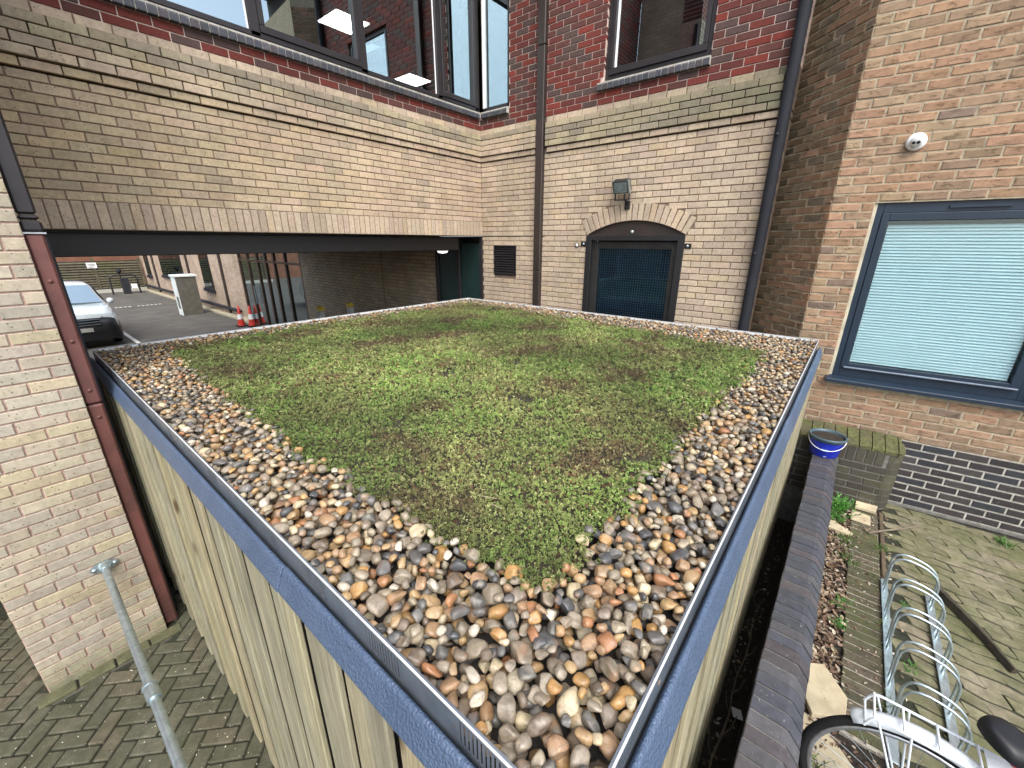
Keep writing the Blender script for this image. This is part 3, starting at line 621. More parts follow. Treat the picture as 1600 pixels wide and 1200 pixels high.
pb = empty('buff_building', 'long pale buff building with dark windows beyond the undercroft', 'building', (6, 25, 0))
mb = MB(); mb.box((5.9, 17.06, 0), (9, 34.5, 7)); wpart(mb, 'wall', 'far_buff', pb)
for y0, y1, z0, z1 in ((32.4, 33.3, .95, 2.6), (25.7, 29.7, 1.15, 2.7), (21.5, 22.7, .95, 2.7)):
    mb = MB(); mb.box((5.86, y0, z0), (5.93, y1, z1)); wpart(mb, 'window', 'frame', pb)
    n = 3 if y1 - y0 > 2 else 1
    for i in range(n):
        a = y0 + (y1 - y0) * i / n + .06; b = y0 + (y1 - y0) * (i + 1) / n - .06
        mb = MB(); mb.box((5.845, a, z0 + .08), (5.858, b, z1 - .06)); wpart(mb, 'pane', 'glass_blue', pb)
    mb = MB(); mb.box((5.8, y0 - .05, z0 - .14), (5.89, y1 + .05, z0 - .002)); wpart(mb, 'sill', 'grey_pipe', pb)
for y in (31.2, 24.6, 20.0):
    mb = MB(); mb.tube([(5.85, y, 0), (5.85, y, 6)], .05, 10); wpart(mb, 'downpipe', 'brown_pipe', pb)
mb = MB(); mb.tube([(5.78, 18.6, .32), (5.78, 34, .32)], .07, 10); wpart(mb, 'ground_pipe', 'grey_pipe', pb)
mb = MB(); mb.box((5.6, 17.2, 0), (5.899, 34, .09), .01); wpart(mb, 'kerb', 'mortar_drab', pb)
mb = MB()
for i in range(11):
    x = 3.1 + i * .16; 
    if i not in (4,): mb.box((x, 26.1, .004), (x + .1, 26.24, .008))
mb.build('road_marking', 'white_paint', kind='structure', label='broken white bay line painted on the tarmac')
mb = MB(); mb.box((2.2, 15.5, .004), (2.3, 19.5, .008)); mb.build('road_marking', 'white_paint', kind='structure', label='white bay line painted beside the silver car')

# fence at the end of the car park
M['fence'] = plain('weathered_fence_board', (.085, .075, .048), .9, var=.35, nscale=5, dirt=(.075, .08, .02), dscale=.5)
fe = empty('board_fence', 'weathered horizontal board fence closing the end of the car park', 'fence', (4, 34.2, 0))
for px in (-1.6, .9, 3.72, 5.75): mb = MB(); mb.box((px - .06, 34.12, 0), (px + .06, 34.26, 1.95)); wpart(mb, 'post', 'fence', fe)
for a, b in ((-1.5, .83), (.97, 3.65), (3.79, 5.68)):
    for i in range(11):
        z = .25 + i * .14; mb = MB(); mb.prism([(a, 34.19, z), (a, 34.12, z + .01), (a, 34.17, z + .1), (a, 34.19, z + .1)], (b - a, 0, 0)); wpart(mb, 'board', 'fence', fe)
mb = MB(); mb.box((-1.6, 34.2, .1), (5.8, 34.22, 1.8)); wpart(mb, 'dark_backing', 'black', fe)
mb = MB(); mb.box((-2, 34.1, 0), (5.8, 34.24, .2)); wpart(mb, 'gravel_board', 'mortar_grey', fe)
mb = MB(); mb.box((-12, 37, 0), (14, 42, 6.5)); mb.build('red_house', plain('distant_red_wall', (.19, .085, .05), .9, var=.3, nscale=2), label='dull red wall of a building behind the board fence', category='building')
sn = empty('sign', 'small white notice fixed to the top of the board fence', 'sign', (3.62, 34.1, 1.55))
mb = MB(); mb.box((3.42, 34.09, 1.42), (3.84, 34.1, 1.72)); wpart(mb, 'plate', 'white_plastic', sn)
for i, (a, b) in enumerate(((3.47, 3.79), (3.5, 3.74), (3.47, 3.7))):
    mb = MB(); mb.box((a, 34.085, 1.65 - i * .08), (b, 34.089, 1.62 - i * .08 + .005)); wpart(mb, 'text_line', 'grey_pipe', sn)
hb = empty('hoop_barrier', 'black steel hoop barrier with a white plate in front of the fence', 'barrier', (4.6, 32.6, 0))
mb = MB(); mb.tube([(4.0, 32.6, 0), (4.0, 32.6, .85), (4.06, 32.6, 1.0), (4.2, 32.6, 1.06), (5.0, 32.6, 1.06), (5.14, 32.6, 1.0), (5.2, 32.6, .85), (5.2, 32.6, 0)], .045, 8); wpart(mb, 'hoop', 'black', hb)
mb = MB(); mb.box((4.85, 32.54, .3), (5.12, 32.56, .55)); wpart(mb, 'number_plate', 'white_plastic', hb)
mb = MB(); mb.box((4.45, 32.56, 0), (4.8, 32.7, .9), .02); mb.lathe([(.0, 1.42), (.1, 1.4), (.13, 1.3), (.1, 1.2), (.03, 1.18), (.03, .9)], (4.5, 32.65, 0), 10); wpart(mb, 'valve_stand', 'grey_pipe', hb)

# green-white cabinet
cb = empty('utility_cabinet', 'pale metal utility cabinet standing by the buff building', 'cabinet', (4.95, 21.4, 0))
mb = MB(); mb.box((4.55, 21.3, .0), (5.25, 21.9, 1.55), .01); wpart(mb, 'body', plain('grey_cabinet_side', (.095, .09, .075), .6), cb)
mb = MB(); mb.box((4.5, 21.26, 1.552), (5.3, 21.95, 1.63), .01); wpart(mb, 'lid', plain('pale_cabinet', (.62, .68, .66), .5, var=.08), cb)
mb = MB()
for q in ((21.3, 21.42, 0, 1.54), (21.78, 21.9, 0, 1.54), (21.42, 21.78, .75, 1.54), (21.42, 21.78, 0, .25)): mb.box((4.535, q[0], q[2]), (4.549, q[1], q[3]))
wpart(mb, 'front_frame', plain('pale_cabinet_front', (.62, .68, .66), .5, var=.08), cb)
for x, y, lb in ((5.25, 17.05, 'red and white traffic cone, further from the glazed doors'), (5.5, 16.75, 'red and white traffic cone standing close against the glazed doors')):
    cn = empty('traffic_cone', lb, 'cone', (x, y, 0), group='traffic cones by the entrance')
    mb = MB(); mb.box((x - .16, y - .16, 0), (x + .16, y + .16, .04), .01); wpart(mb, 'base', 'black_rubber', cn)
    prof = [(.125, .04), (.09, .25), (.06, .45), (.026, .74), (.0, .75)]
    mb = MB(); mb.lathe(prof, (x, y, 0), 16); wpart(mb, 'cone_body', plain('cone_red', (.5, .035, .02), .5), cn)
    mb = MB(); mb.lathe([(.089, .27), (.063, .45)], (x, y, 0), 16); wpart(mb, 'reflective_sleeve', 'white_plastic', cn)
M['conc'] = plain('pale_post', (.7, .7, .66), .6)
M['yellow'] = plain('yellow_cap', (.8, .6, .08), .5)
for x, lb in ((4.34, 'yellow capped bollard further from the green doors'), (5.05, 'yellow capped bollard nearer the green doors')):
    bo = empty('bollard', lb, 'bollard', (x, 9, 0), group='yellow capped bollards in the undercroft')
    mb = MB(); mb.box((x - .06, 8.94, 0), (x + .06, 9.06, 1.52), .012); wpart(mb, 'post', 'conc', bo)
    mb = MB(); mb.prism([(x - .065, 8.935, 1.522), (x + .065, 8.935, 1.522), (x + .065, 8.935, 1.58), (x + .02, 8.935, 1.63), (x - .065, 8.935, 1.6)], (0, .13, 0)); wpart(mb, 'cap', 'yellow', bo)

# ---- upstairs room behind the windows
rm = MB(); rm.box((-.3, YA + .26, 3.55), (16, 12.4, 3.6)); rm.build('floor', 'room', kind='structure', label='office floor behind the strip window')
rm = MB(); rm.box((-.3, YA + .26, 6.41), (16, 12.4, 6.5)); rm.box((XB + .32, -2, 6.41), (16, YA + .25, 6.5)); rm.build('ceiling', 'room_ceiling', kind='structure', label='office ceiling with light panels')
rm = MB(); rm.box((-.3, 12.4, 3.5), (16, 12.6, 6.5)); rm.box((16, -2, 3.5), (16.2, 12.4, 6.5)); rm.box((-.4, YA + .26, 3.5), (-.31, 12.4, 6.5)); rm.box((XB + .32, -2, 3.5), (16, YA + .25, 3.6)); rm.box((XB + .32, .1, 3.6), (16, .2, 6.4))
rm.build('office_wall', 'room', kind='structure', label='office walls behind the strip window')
mb = MB(); mb.box((-.4, YA, 8.4), (16, 12.6, 8.5)); mb.box((XB, -2, 8.4), (16, YA - .01, 8.5)); mb.box((XB + .31, -2, 6.6), (XB + .4, .5, 8.4)); mb.build('roof', 'deck', kind='structure', label='flat roof of the office building')
for x, y, lb in ((4.72, 7.48, 'square ceiling light panel seen through the strip window'), (7.07, 8.71, 'square ceiling light panel deeper in the office')):
    lp = empty('ceiling_light', lb, 'light', (x, y, 6.4), group='office light panels')
    mb = MB(); mb.box((x - .29, y - .29, 6.395), (x + .29, y + .29, 6.402)); wpart(mb, 'diffuser', 'lamp', lp)
    mb = MB(); mb.box((x - .31, y - .31, 6.403), (x + .31, y + .31, 6.409)); wpart(mb, 'frame', 'white_plastic', lp)

# ================================================================== right hand building and yard
ZG = 0.46                                              # level of the raised yard
KP = Vector((5.146, .3276, 0)); UC = Vector((-math.cos(R(95)), -math.sin(R(95)), 0))
C = Wall(KP, UC, .3); WC = 3.4
wc0, wc1, wv0, wv1 = .318, 1.69, H - 1.335, H + .335
ZP = ZG + .022 + 9 * CH
C.backing(0, WC, ZG - .1, ZP, 'mortar_grey', d0=.006); C.backing(0, WC, ZP, 7.6, 'mortar_cream', holes=[(wc0, wc1, wv0, wv1)], d0=.006)
C.J = .0145
for k in range(9): C.course(0, WC, ZG + .022 + k * CH, off=.1125 * (k % 2) + .05, pal=ENG, kind='glazed')
C.J = .0105
def ccol(u, v, c):
    k = max(0, 1 - abs(v - ZP) / .5) * .35 + (.25 if v > wv1 and v < wv1 + .3 and .6 < u < .9 else 0); return tuple(x * (1 - k) + y * k for x, y in zip(c, (.20, .15, .12)))
for k in range(72): C.course(0, WC, ZP + k * CH, off=.1125 * (k % 2), pal=STOCK, kind='rustic', holes=[(wc0, wc1, wv0, wv1)], cfn=ccol)
wallC = C.finish('brick_wall', 'orange stock brick wall with dark plinth round the blind covered window')
mb = MB(); mb.box((0, 0, 0), (0, 0, 0)); mb = MB(); mb.obox(C.P(WC / 2, -.006, ZG + .008), UC * WC / 2, C.I * .012, Vector((0, 0, .012))); mb.build('footing', 'mortar_dark', wallC)
FU = Vector((-math.sqrt(.5), -math.sqrt(.5), 0)); FL = .80
F = Wall(KP - FU * FL, FU, .12)
F.backing(0, FL - .004, 0, 7.6, 'mortar_drab', d0=.006)
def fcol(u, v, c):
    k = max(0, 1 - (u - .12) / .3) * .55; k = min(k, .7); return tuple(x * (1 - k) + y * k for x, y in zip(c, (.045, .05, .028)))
for k in range(-7, 93): F.course(0, FL - .005, ZG + .022 + k * CH, off=.1125 * (k % 2) + .04, pal=STOCK_SHADED, kind='rustic', cfn=fcol)
F.finish('angled_brick_wall', 'shade darkened, weathered angled brick face between the grey downpipe and the orange wall', vis=lambda b: b[2] > 1.9)

# window with blind
PC = C.P
def cbar(root, u0, u1, v0, v1, d0, d1, name, mat):
    mb = MB(); mb.obox(PC((u0 + u1) / 2, (d0 + d1) / 2, (v0 + v1) / 2), UC * (u1 - u0) / 2, C.I * (d1 - d0) / 2, Vector((0, 0, (v1 - v0) / 2)))
    o = mb.build(name, mat); o.parent = root; o.matrix_parent_inverse = Matrix.Translation(root.location).inverted()
    if abs(d1 - d0) > .02: b = o.modifiers.new('bevel', 'BEVEL'); b.width = .004; b.segments = 2
    return o
cw = empty('framed_window', 'navy framed window with white venetian blind in the orange brick wall', 'window', PC(1, 0, wv0))
cbar(cw, wc0 - .004, wc0 + .026, wv0 + .05, wv1, .018, .06, 'sealant', 'seal')
cbar(cw, wc0 + .026, wc0 + .075, wv0 + .05, wv1, .03, .1, 'outer_frame', 'navy_frame'); cbar(cw, wc1 - .06, wc1, wv0 + .05, wv1, .03, .1, 'outer_frame', 'navy_frame')
cbar(cw, wc0 + .075, wc1 - .06, wv1 - .085, wv1, .03, .1, 'outer_frame', 'navy_frame'); cbar(cw, wc0 + .075, wc1 - .06, wv0 + .05, wv0 + .14, .03, .1, 'outer_frame', 'navy_frame')
cbar(cw, wc0 + .076, wc0 + .13, wv0 + .14, wv1 - .086, .022, .09, 'sash', 'navy_frame'); cbar(cw, wc1 - .13, wc1 - .061, wv0 + .14, wv1 - .086, .022, .09, 'sash', 'navy_frame')
cbar(cw, wc0 + .13, wc1 - .13, wv1 - .15, wv1 - .086, .022, .09, 'sash', 'navy_frame'); cbar(cw, wc0 + .13, wc1 - .13, wv0 + .14, wv0 + .19, .022, .09, 'sash', 'navy_frame')
cbar(cw, wc0 + .1, wc1 - .08, wv0 + .141, wv0 + .156, -.002, .021, 'drip_bar', plain('silver_drip_bar', (.20, .24, .30), .3, .5))
cbar(cw, wc0 + .5, wc0 + .86, wv1 - .055, wv1 - .035, .012, .03, 'trickle_vent', 'navy_frame')
mb = MB(); mb.prism([PC(wc0 - .02, d, wv0 + v) for d, v in ((.03, .05), (-.06, .03), (-.066, .024), (-.066, -.006), (-.056, -.006), (-.05, .0), (.03, .0))], UC * (wc1 + .06 - wc0)); o = mb.build('sill', 'navy_frame'); o.parent = cw; o.matrix_parent_inverse = Matrix.Translation(cw.location).inverted()
g0, g1, h0, h1 = wc0 + .13, wc1 - .13, wv0 + .19, wv1 - .15
cbar(cw, g0, g1, h0, h1, .05, .056, 'pane', 'glass_clear')
vb = empty('venetian_blind', 'white venetian blind lowered behind the navy framed window', 'blind', PC(1, .09, h0))
nsl = 48; sp = (h1 - .03 - h0 - .012) / nsl
SLAT = plain('pale_blind_slat', (.74, .88, .92), .45, var=.03)
for i in range(nsl):
    v = h0 + .012 + i * sp; mb = MB()
    mb.prism([PC(g0 + .012, d, v + e) for d, e in ((.070, -.002), (.073, .008), (.090, sp * .96), (.092, sp * .96), (.075, .008), (.072, -.002))], UC * (g1 - g0 - .024)); o = mb.build('slat', SLAT); o.parent = vb; o.matrix_parent_inverse = Matrix.Translation(vb.location).inverted()
cbar(vb, g0 + .005, g1 - .005, h1 - .03, h1, .064, .1, 'head_rail', 'navy_frame'); cbar(vb, g0, g1, h0 - .002, h0 + .011, .066, .09, 'bottom_rail', 'black')
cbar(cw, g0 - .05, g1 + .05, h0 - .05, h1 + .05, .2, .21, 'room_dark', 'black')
# security camera
cp = PC(.476, 0, H + .80); cc = empty('security_camera', 'white round security camera on the orange brick above the window', 'camera', cp)
def along(root, name, mat, prof, c, ax, n=22):
    mb = MB(); mb.lathe(prof, (0, 0, 0), n); q = Vector((0, 0, 1)).rotation_difference(Vector(ax)); mb.v = [tuple(q @ Vector(p) + Vector(c)) for p in mb.v]
    o = mb.build(name, mat); o.parent = root; o.matrix_parent_inverse = Matrix.Translation(root.location).inverted(); return o
OUT = -C.I; av = (OUT * .8 + Vector((-.15, .15, -.45))).normalized()
along(cc, 'base', 'white_plastic', [(.068, 0), (.068, .02), (.06, .035), (.045, .042), (0, .042)], cp, OUT)
along(cc, 'eyeball', 'white_plastic', [(0, -.045), (.03, -.035), (.044, 0), (.04, .025), (.03, .036), (0, .036)], cp + OUT * .05, av)
sdv = av.cross(Vector((0, 0, 1))).normalized()
along(cc, 'lens', 'black', [(.0125, 0), (.0125, .004), (0, .004)], cp + OUT * .05 + av * .034 - sdv * .014, av, 14)
along(cc, 'infrared_lamp', 'grey_pipe', [(.0115, 0), (.0115, .004), (0, .004)], cp + OUT * .05 + av * .034 + sdv * .016, av, 14)

# mossy projecting pier at the foot of wall C
PD = .235; PL = 1.04                                    # projection and end position along wall C
PW = Wall(C.P(0, -PD, 0), UC, PD - .012)
r0 = .11
PW.backing(.0, PL - r0, 0, ZG + .62, 'mortar_dark', d0=.006)
for k in range(6): PW.course(0, PL - r0, ZG + .012 + k * CH, off=.1125 * (k % 2), pal=MOSSY, kind='glazed', depth=.09)
PW.soldier(0, PL - r0, ZG + .012 + 6 * CH, ZG + .012 + 6 * CH + .145, MOSSY, kind='glazed', depth=.09)
pier = PW.finish('low_brick_pier', 'mossy dark brick projection with rounded end below the blind covered window', limit=120)
def pcurve(t, rr):                                      # rounded end of the pier
    a = math.pi / 2 * t; return PW.P(PL - r0 + math.sin(a) * rr, r0 - math.cos(a) * rr, 0)
for k in range(8):
    z0 = ZG + .012 + k * CH + .005; z1 = z0 + (.065 if k < 7 else .055); mb = MB(); n = 7
    pts = [pcurve(i / (n - 1), r0) for i in range(n)] + [PW.P(PL, PD - .013, 0), PW.P(PL - .06, PD - .013, 0), PW.P(PL - r0, .06, 0)]
    mb.prism([p + Vector((0, 0, z0)) for p in pts], (0, 0, z1 - z0)); o = mb.build('bullnose_brick', brick_mat('glazed', 'obj'), pier); o.color = (*pick(MOSSY), 1)
mb = MB(); n = 7; pts = [pcurve(i / (n - 1), r0 - .006) for i in range(n)] + [PW.P(PL - .006, PD - .013, 0), PW.P(PL - .06, PD - .013, 0), PW.P(PL - r0, .06, 0)]
mb.prism([p + Vector((0, 0, ZG)) for p in pts], (0, 0, .61)); mb.build('mortar_core', 'mortar_dark', pier)
MOSS = plain('moss_covered_brick', (.095, .10, .035), .95, var=.6, nscale=30, bump=1.0, bscale=110, dirt=(.075, .062, .045), dscale=6, dist=.012)
zt = ZG + .012 + 6 * CH + .147
u = 0.0
while u < PL - .06:
    L = min(.098, PL - .03 - u); mb = MB(); e = random.uniform(-.004, .004)
    mb.prism([PW.P(u, d, zt + v + e) for d, v in ((-.004, 0), (-.004, .03), (.02, .055), (PD - .014, .125), (PD - .014, 0))], UC * (L - .008)); mb.build('coping_brick', MOSS, pier); u += .098
mb = MB(); n = 9; top = [PW.P(PL - .055, PD - .014, zt + .12)]; ring = [pcurve(i / (n - 1), r0 + .003) + Vector((0, 0, zt + .03)) for i in range(n)] + [PW.P(PL + .003, PD - .014, zt + .05)]
base = [Vector((p.x, p.y, zt)) for p in ring]; vs = [tuple(p) for p in ring + base] + [tuple(PW.P(PL - r0 + .003, .02, zt + .055)), tuple(PW.P(PL - r0 + .003, PD - .014, zt + .122))]
m_ = len(ring); fs = [(i, i + 1, i + 1 + m_, i + m_) for i in range(m_ - 1)] + [(i, 2 * m_ + 1, i + 1) for i in range(m_ - 1)] + [(0, 2 * m_, 2 * m_ + 1)]
mb.add(vs, fs); mb.build('coping_brick', MOSS, pier)

# ---- raised yard, low wall
mb = MB(); mb.box((-3, -9, 0.002), (5.6, -.235, ZG - .022)); mb.build('yard_ground', 'soil', kind='structure', label='raised earth bed of the bike yard')
LWY0, LWY1, LWX0, LWX1, LWZ = -.035, -.242, .55, 4.90, H - 2.0
mb = MB(); mb.box((LWX0, LWY1 + .02, 0), (LWX1, LWY0 - .006, LWZ - .105)); lw = mb.build('low_brick_wall', far_brick('engineering_brick_side', (.035, .032, .034), (.05, .045, .045), (.16, .155, .14), 'X'), label='low retaining wall with slate blue brick coping beside the timber store', category='wall')
mb = MB(); mb.box((LWX0, LWY1 + .012, LWZ - .105), (LWX1, LWY0 - .004, LWZ - .01)); mb = MB(); mb.prism([(LWX0, y + .5 * 0, LWZ + z) for y, z in ((LWY0 - .005, -.104), (LWY0 - .005, -.006), (LWY1 + .077, -.006), (LWY1 + .055, -.011), (LWY1 + .01, -.066), (LWY1 + .008, -.104))], (LWX1 - LWX0, 0, 0)); mb.build('coping_mortar', 'mortar_dark', lw)
x = LWX0; i = 0
prof = [(LWY0, -.104), (LWY0, -.004), (LWY0 - .004, 0), (LWY1 + .075, 0), (LWY1 + .05, -.006), (LWY1 + .006, -.06), (LWY1, -.07), (LWY1, -.104)]
while x < LWX1 - .06:
    mb = MB(); dz = random.uniform(-.0025, .0025); dy = random.uniform(-.003, .003)
    mb.prism([(x + .0045, y + dy, LWZ + z + dz) for y, z in prof], (.066, 0, 0)); o = mb.build('coping_brick', brick_mat('glazed', 'obj'), lw); o.color = (*pick(ENG_BLUE), 1); x += .0752
# gap litter between store and wall
mb = MB(); mb.box((LWX0, LWY0 + .001, .002), (4.95, .2, .03)); mb.build('gap_soil', 'soil', kind='structure', label='dark soil in the gap beside the store')
M['twig'] = plain('dry_twig', (.16, .13, .09), .85, var=.3)
tw = MB(); pts = [Vector((1.8 + i * .17, .05 + .012 * math.sin(i * 1.7), .07 + .02 * math.sin(i))) for i in range(11)]; tw.tube(pts, .007, 6, rs=[.008 - .0005 * i for i in range(11)])
for i in range(1, 10):
    p = pts[i]; s_ = 1 if i % 2 else -1; tw.tube([p, p + Vector((.05, s_ * .035, .03)), p + Vector((.11, s_ * .05, .05 + .02 * (i % 3)))], .003, 5)
tw.build('fallen_branch', 'twig', label='dry fallen branch lying in the gap beside the timber store', category='branch')
mb = MB(); mb.obox((2.36, .0, .06), (.03, .012, 0), (-.01, .028, .004), (0, 0, .002)); mb.build('paper_scrap', 'white_plastic', label='small grey white scrap lying in the gap below the low wall', category='scrap')

# brick edging strip in the yard
es = MB(); es.box((2.3, -.655, ZG - .03), (4.93, -.455, ZG - .006)); es_o = es.build('edging_bed', plain('white_mortar_bed', (.30, .28, .23), .9, var=.4, nscale=30), kind='structure', label='row of bricks on edge beside the leaf bed')
x = 2.32
EDG = [((.085, .07, .05), 3), ((.07, .062, .042), 3), ((.10, .08, .06), 2)]
while x < 4.9:
    mb = MB(); e = random.uniform(-.004, .003); mb.box((x + .005, -.655 + random.uniform(-.006, .006), ZG - .06), (x + .069, -.452 + random.uniform(-.006, .006), ZG + .002 + e), .004); o = mb.build('edging_brick', 'paver_yard', es_o); o.color = (*pick(EDG), 1); x += .0755
ye = MB(); ye.box((2.0, -.695, ZG - .05), (4.95, -.664, ZG + .012), .006); ye.build('timber_edging', plain('rotten_timber_edging', (.09, .065, .04), .9, var=.5, nscale=8), label='thin rotten timber edging between bricks and yard pavers', category='edging')
# yard pavers
yp = MB(); yp.box((1.9, -3.2, ZG - .04), (5.25, -.697, ZG - .008)); yard = yp.build('yard_paving', 'sand_joint', kind='structure', label='mossy interlocking pavers of the bike yard')
YP = [((.19, .175, .11), 4), ((.17, .155, .10), 3), ((.205, .18, .125), 2)]
def zig(x, y): ph = (y / .206) % 1.0; return x + .015 * (4 * abs(ph - .5) - 1)
for ix in range(34):
    x = 1.97 + ix * .0985
    if x > 5.16: break
    for iy in range(-1, 12):
        y = -.80 - iy * .206 + (.103 if ix % 2 else 0)
        if y < -2.35 + (x < 2.8) * .9 or y > -.76: continue
        y0, y1 = y - .103, y + .103; g_ = .0062; gy_ = .0022; j = lambda: random.uniform(-.0065, .0065); sl_ = .016 + random.uniform(-.008, .008) * 0
        poly = [(zig(x, y0) + g_ + j(), y0 + gy_ + j() - sl_), (zig(x + .0985, y0) - g_ + j(), y0 + gy_ + j() + sl_), (zig(x + .0985, y) - g_ + j(), y + j()), (zig(x + .0985, y1) - g_ + j(), y1 - gy_ + j() + sl_), (zig(x, y1) + g_ + j(), y1 - gy_ + j() - sl_), (zig(x, y) + g_ + j(), y + j())]
        n = 6; mb = MB(); cx_, cy_ = x + .049, y; z = ZG + random.uniform(-.003, .003); ins = [(cx_ + (a - cx_) * .9, cy_ + (b - cy_) * .98) for a, b in poly]; tx, ty_ = random.gauss(0, .015), random.gauss(0, .006)
        mb.add([(a, b, z - .04) for a, b in poly] + [(a, b, z - .004) for a, b in poly] + [(a, b, z + (a - cx_) * tx + (b - cy_) * ty_) for a, b in ins], [(i, (i + 1) % n, (i + 1) % n + n, i + n) for i in range(n)] + [(i + n, (i + 1) % n + n, (i + 1) % n + 2 * n, i + 2 * n) for i in range(n)] + [tuple(range(2 * n, 3 * n))])
        o = mb.build('yard_paver', 'paver_yard', yard, fix=False); o.color = (*pick(YP), 1)

# ---- lower herringbone paving by the pier
hp = MB(); hp.box((-1.3, .9, -.05), (.32, YD - .12, .006)); hp.box((-1.3, YD - .12, -.05), (-.5, 5.2, .006)); hp.box((.158, YD - .12, -.05), (.32, YA, .006))
low = hp.build('block_paving', 'sand_joint', kind='structure', label='mossy herringbone block paving at the foot of the pier')
bk = []
for var in range(4):
    r = random.Random(10 + var); mb = MB(); mb.box((-.095 + r.uniform(0, .004), -.0452, -.04), (.095, .0452 - r.uniform(0, .003), .021), .006); me = mb.mesh('paving_block'); me.materials.append(M['paver']); bk.append(me)
PVC = [((.105, .10, .07), 4), ((.09, .088, .062), 3), ((.115, .102, .072), 2), ((.08, .08, .054), 2)]
ca, sa = math.cos(R(47)), math.sin(R(47))
for ix in range(-70, 70):
    for iy in range(-70, 70):
        d = (ix - iy) % 4
        if d == 0: cx, cy, rot = ix + 1, iy + .5, 0
        elif d == 3: cx, cy, rot = ix + .5, iy + 1, 90
        else: continue
        a, b = cx * .1, cy * .1; X = a * ca - b * sa - .3; Y = a * sa + b * ca + 2.6
        if not (-1.22 < X < .37 and 1.45 < Y): continue
        if Y > 4.9 or (Y > YD - .10 and -.56 < X < .155): continue
        put('paving_block', random.choice(bk), None, low, mw=Matrix.Translation((X, Y, random.uniform(-.004, .001))) @ Matrix.Rotation(R(47 + rot) + random.gauss(0, .012), 4, 'Z') @ Matrix.Rotation(random.gauss(0, .008), 4, 'X'), color=pick(PVC))
x = -.56
while x < .1:
    put('paving_block', random.choice(bk), None, low, mw=Matrix.Translation((x + .1, YD - .05, .006)), color=(.115, .115, .06)); x += .2
# galvanised rail
gr = empty('handrail', 'galvanised tube rail fixed to the buff pier with a flange', 'rail', (-.032, YD, .795))
mb = MB(); mb.tube([(-.032, YD - .01, .795), (-.032, -.6, .795)], .0215, 18); wpart(mb, 'tube', 'steel', gr)
mb = MB(); mb.tube([(-.032, 2.39, .795), (-.032, 2.29, .795)], .031, 18); mb.tube([(-.032, 2.402, .795), (-.032, 2.385, .795)], .034, 18); wpart(mb, 'coupling', 'steel', gr)
mb = MB(); pts = [(-.032 + .062 * math.cos(a) + (.012 if math.cos(a) > 0 else -.012), .795 + .036 * math.sin(a)) for a in [i * math.pi / 12 for i in range(24)]]
mb.prism([(x, YD - .001, z) for x, z in pts], (0, -.012, 0)); mb.tube([(-.032, YD - .012, .795), (-.032, YD - .03, .795), (-.032, YD - .06, .795)], .03, 18, rs=[.036, .031, .028]); wpart(mb, 'wall_flange', 'steel', gr)
for dx in (-.055, .055):
    mb = MB(); mb.lathe([(.011, 0), (.011, -.008), (0, -.009)], (-.032 + dx, YD - .013, .795), 10, 'Y'); wpart(mb, 'bolt_head', 'steel', gr)

# ================================================================== timber store with green roof
RX0, RX1, RY0, RY1, RZ = .355, 4.82, .148, 4.862, H - .88
shed = empty('timber_store', 'timber clad store with blue grey roof edging and a green roof', 'store', (2.6, 2.5, 0))
mb = MB(); mb.box((.352, .162, .03), (4.83, 4.87, RZ - .14)); wpart(mb, 'carcass', 'inner', shed)
mb = MB(); mb.box((RX0 - .03, RY0 - .03, RZ - .139), (RX1 + .03, RY1 + .03, RZ - .105)); wpart(mb, 'roof_deck', 'deck', shed)
WOOD = [((.36, .325, .21), 4), ((.325, .305, .21), 4), ((.29, .275, .195), 3), ((.37, .32, .20), 2), ((.27, .24, .165), 3)]
y = .13; i = 0
while y < 4.82:
    wd = random.uniform(.086, .102); back = .014 if i % 2 else 0.0; mb = MB(); x0 = .306 + back + random.uniform(-.002, .002); zb = .045 + random.uniform(0, .012)
    mb.box((x0, y, zb), (x0 + .018, y + wd, RZ - .145), .003); o = wpart(mb, 'cladding_board', 'wood', shed); o.color = (*pick(WOOD), 1); y += wd + random.uniform(.014, .03); i += 1
x = .33; i = 0
while x < 4.8:
    wd = random.uniform(.086, .102); back = .014 if i % 2 else 0.0; y0 = .116 + back; mb = MB(); mb.box((x, y0, .045), (x + wd, y0 + .018, RZ - .145), .003)
    o = wpart(mb, 'cladding_board', 'wood', shed); o.color = (*pick(WOOD), 1); x += wd + random.uniform(.012, .02); i += 1
prof = [(-.004, -.118), (-.010, -.085), (-.016, -.072), (-.022, -.070), (-.03, -.078), (-.052, -.138), (-.055, -.150), (-.046, -.152), (-.02, -.135), (-.004, -.13)]    # outward, height
def edge(name, p0, p1, out, gaps):
    p0, p1, out = Vector(p0), Vector(p1), Vector(out); L = (p1 - p0).length; t = (p1 - p0).normalized(); cuts = [0] + gaps + [L]
    for q_, (a, b) in enumerate(zip(cuts[:-1], cuts[1:])):
        mb = MB(); mb.prism([p0 + out * .0022 * (q_ % 2) + t * (a + .002) + out * -q[0] * -1 + Vector((0, 0, q[1])) for q in prof], t * (b - a - .004)); o = wpart(mb, name, 'fascia', shed); bv = o.modifiers.new('bevel', 'BEVEL'); bv.width = .005; bv.segments = 3; bv.limit_method = 'ANGLE'; bv.angle_limit = .35
prof = [(-a, b) for a, b in prof]
edge('fascia_trim', (RX0 + .004, RY0 - .05, RZ), (RX0 + .004, RY1 + .05, RZ), (-1, 0, 0), [1.08, 3.9]); edge('fascia_trim', (RX0 - .0, RY0 + .004, RZ), (RX1 + .05, RY0 + .004, RZ), (0, -1, 0), [2.3])
edge('fascia_trim', (RX1 - .004, RY0, RZ), (RX1 - .004, RY1 + .05, RZ), (1, 0, 0), [2.4]); edge('fascia_trim', (RX0, RY1 - .004, RZ), (RX1, RY1 - .004, RZ), (0, 1, 0), [2.3])
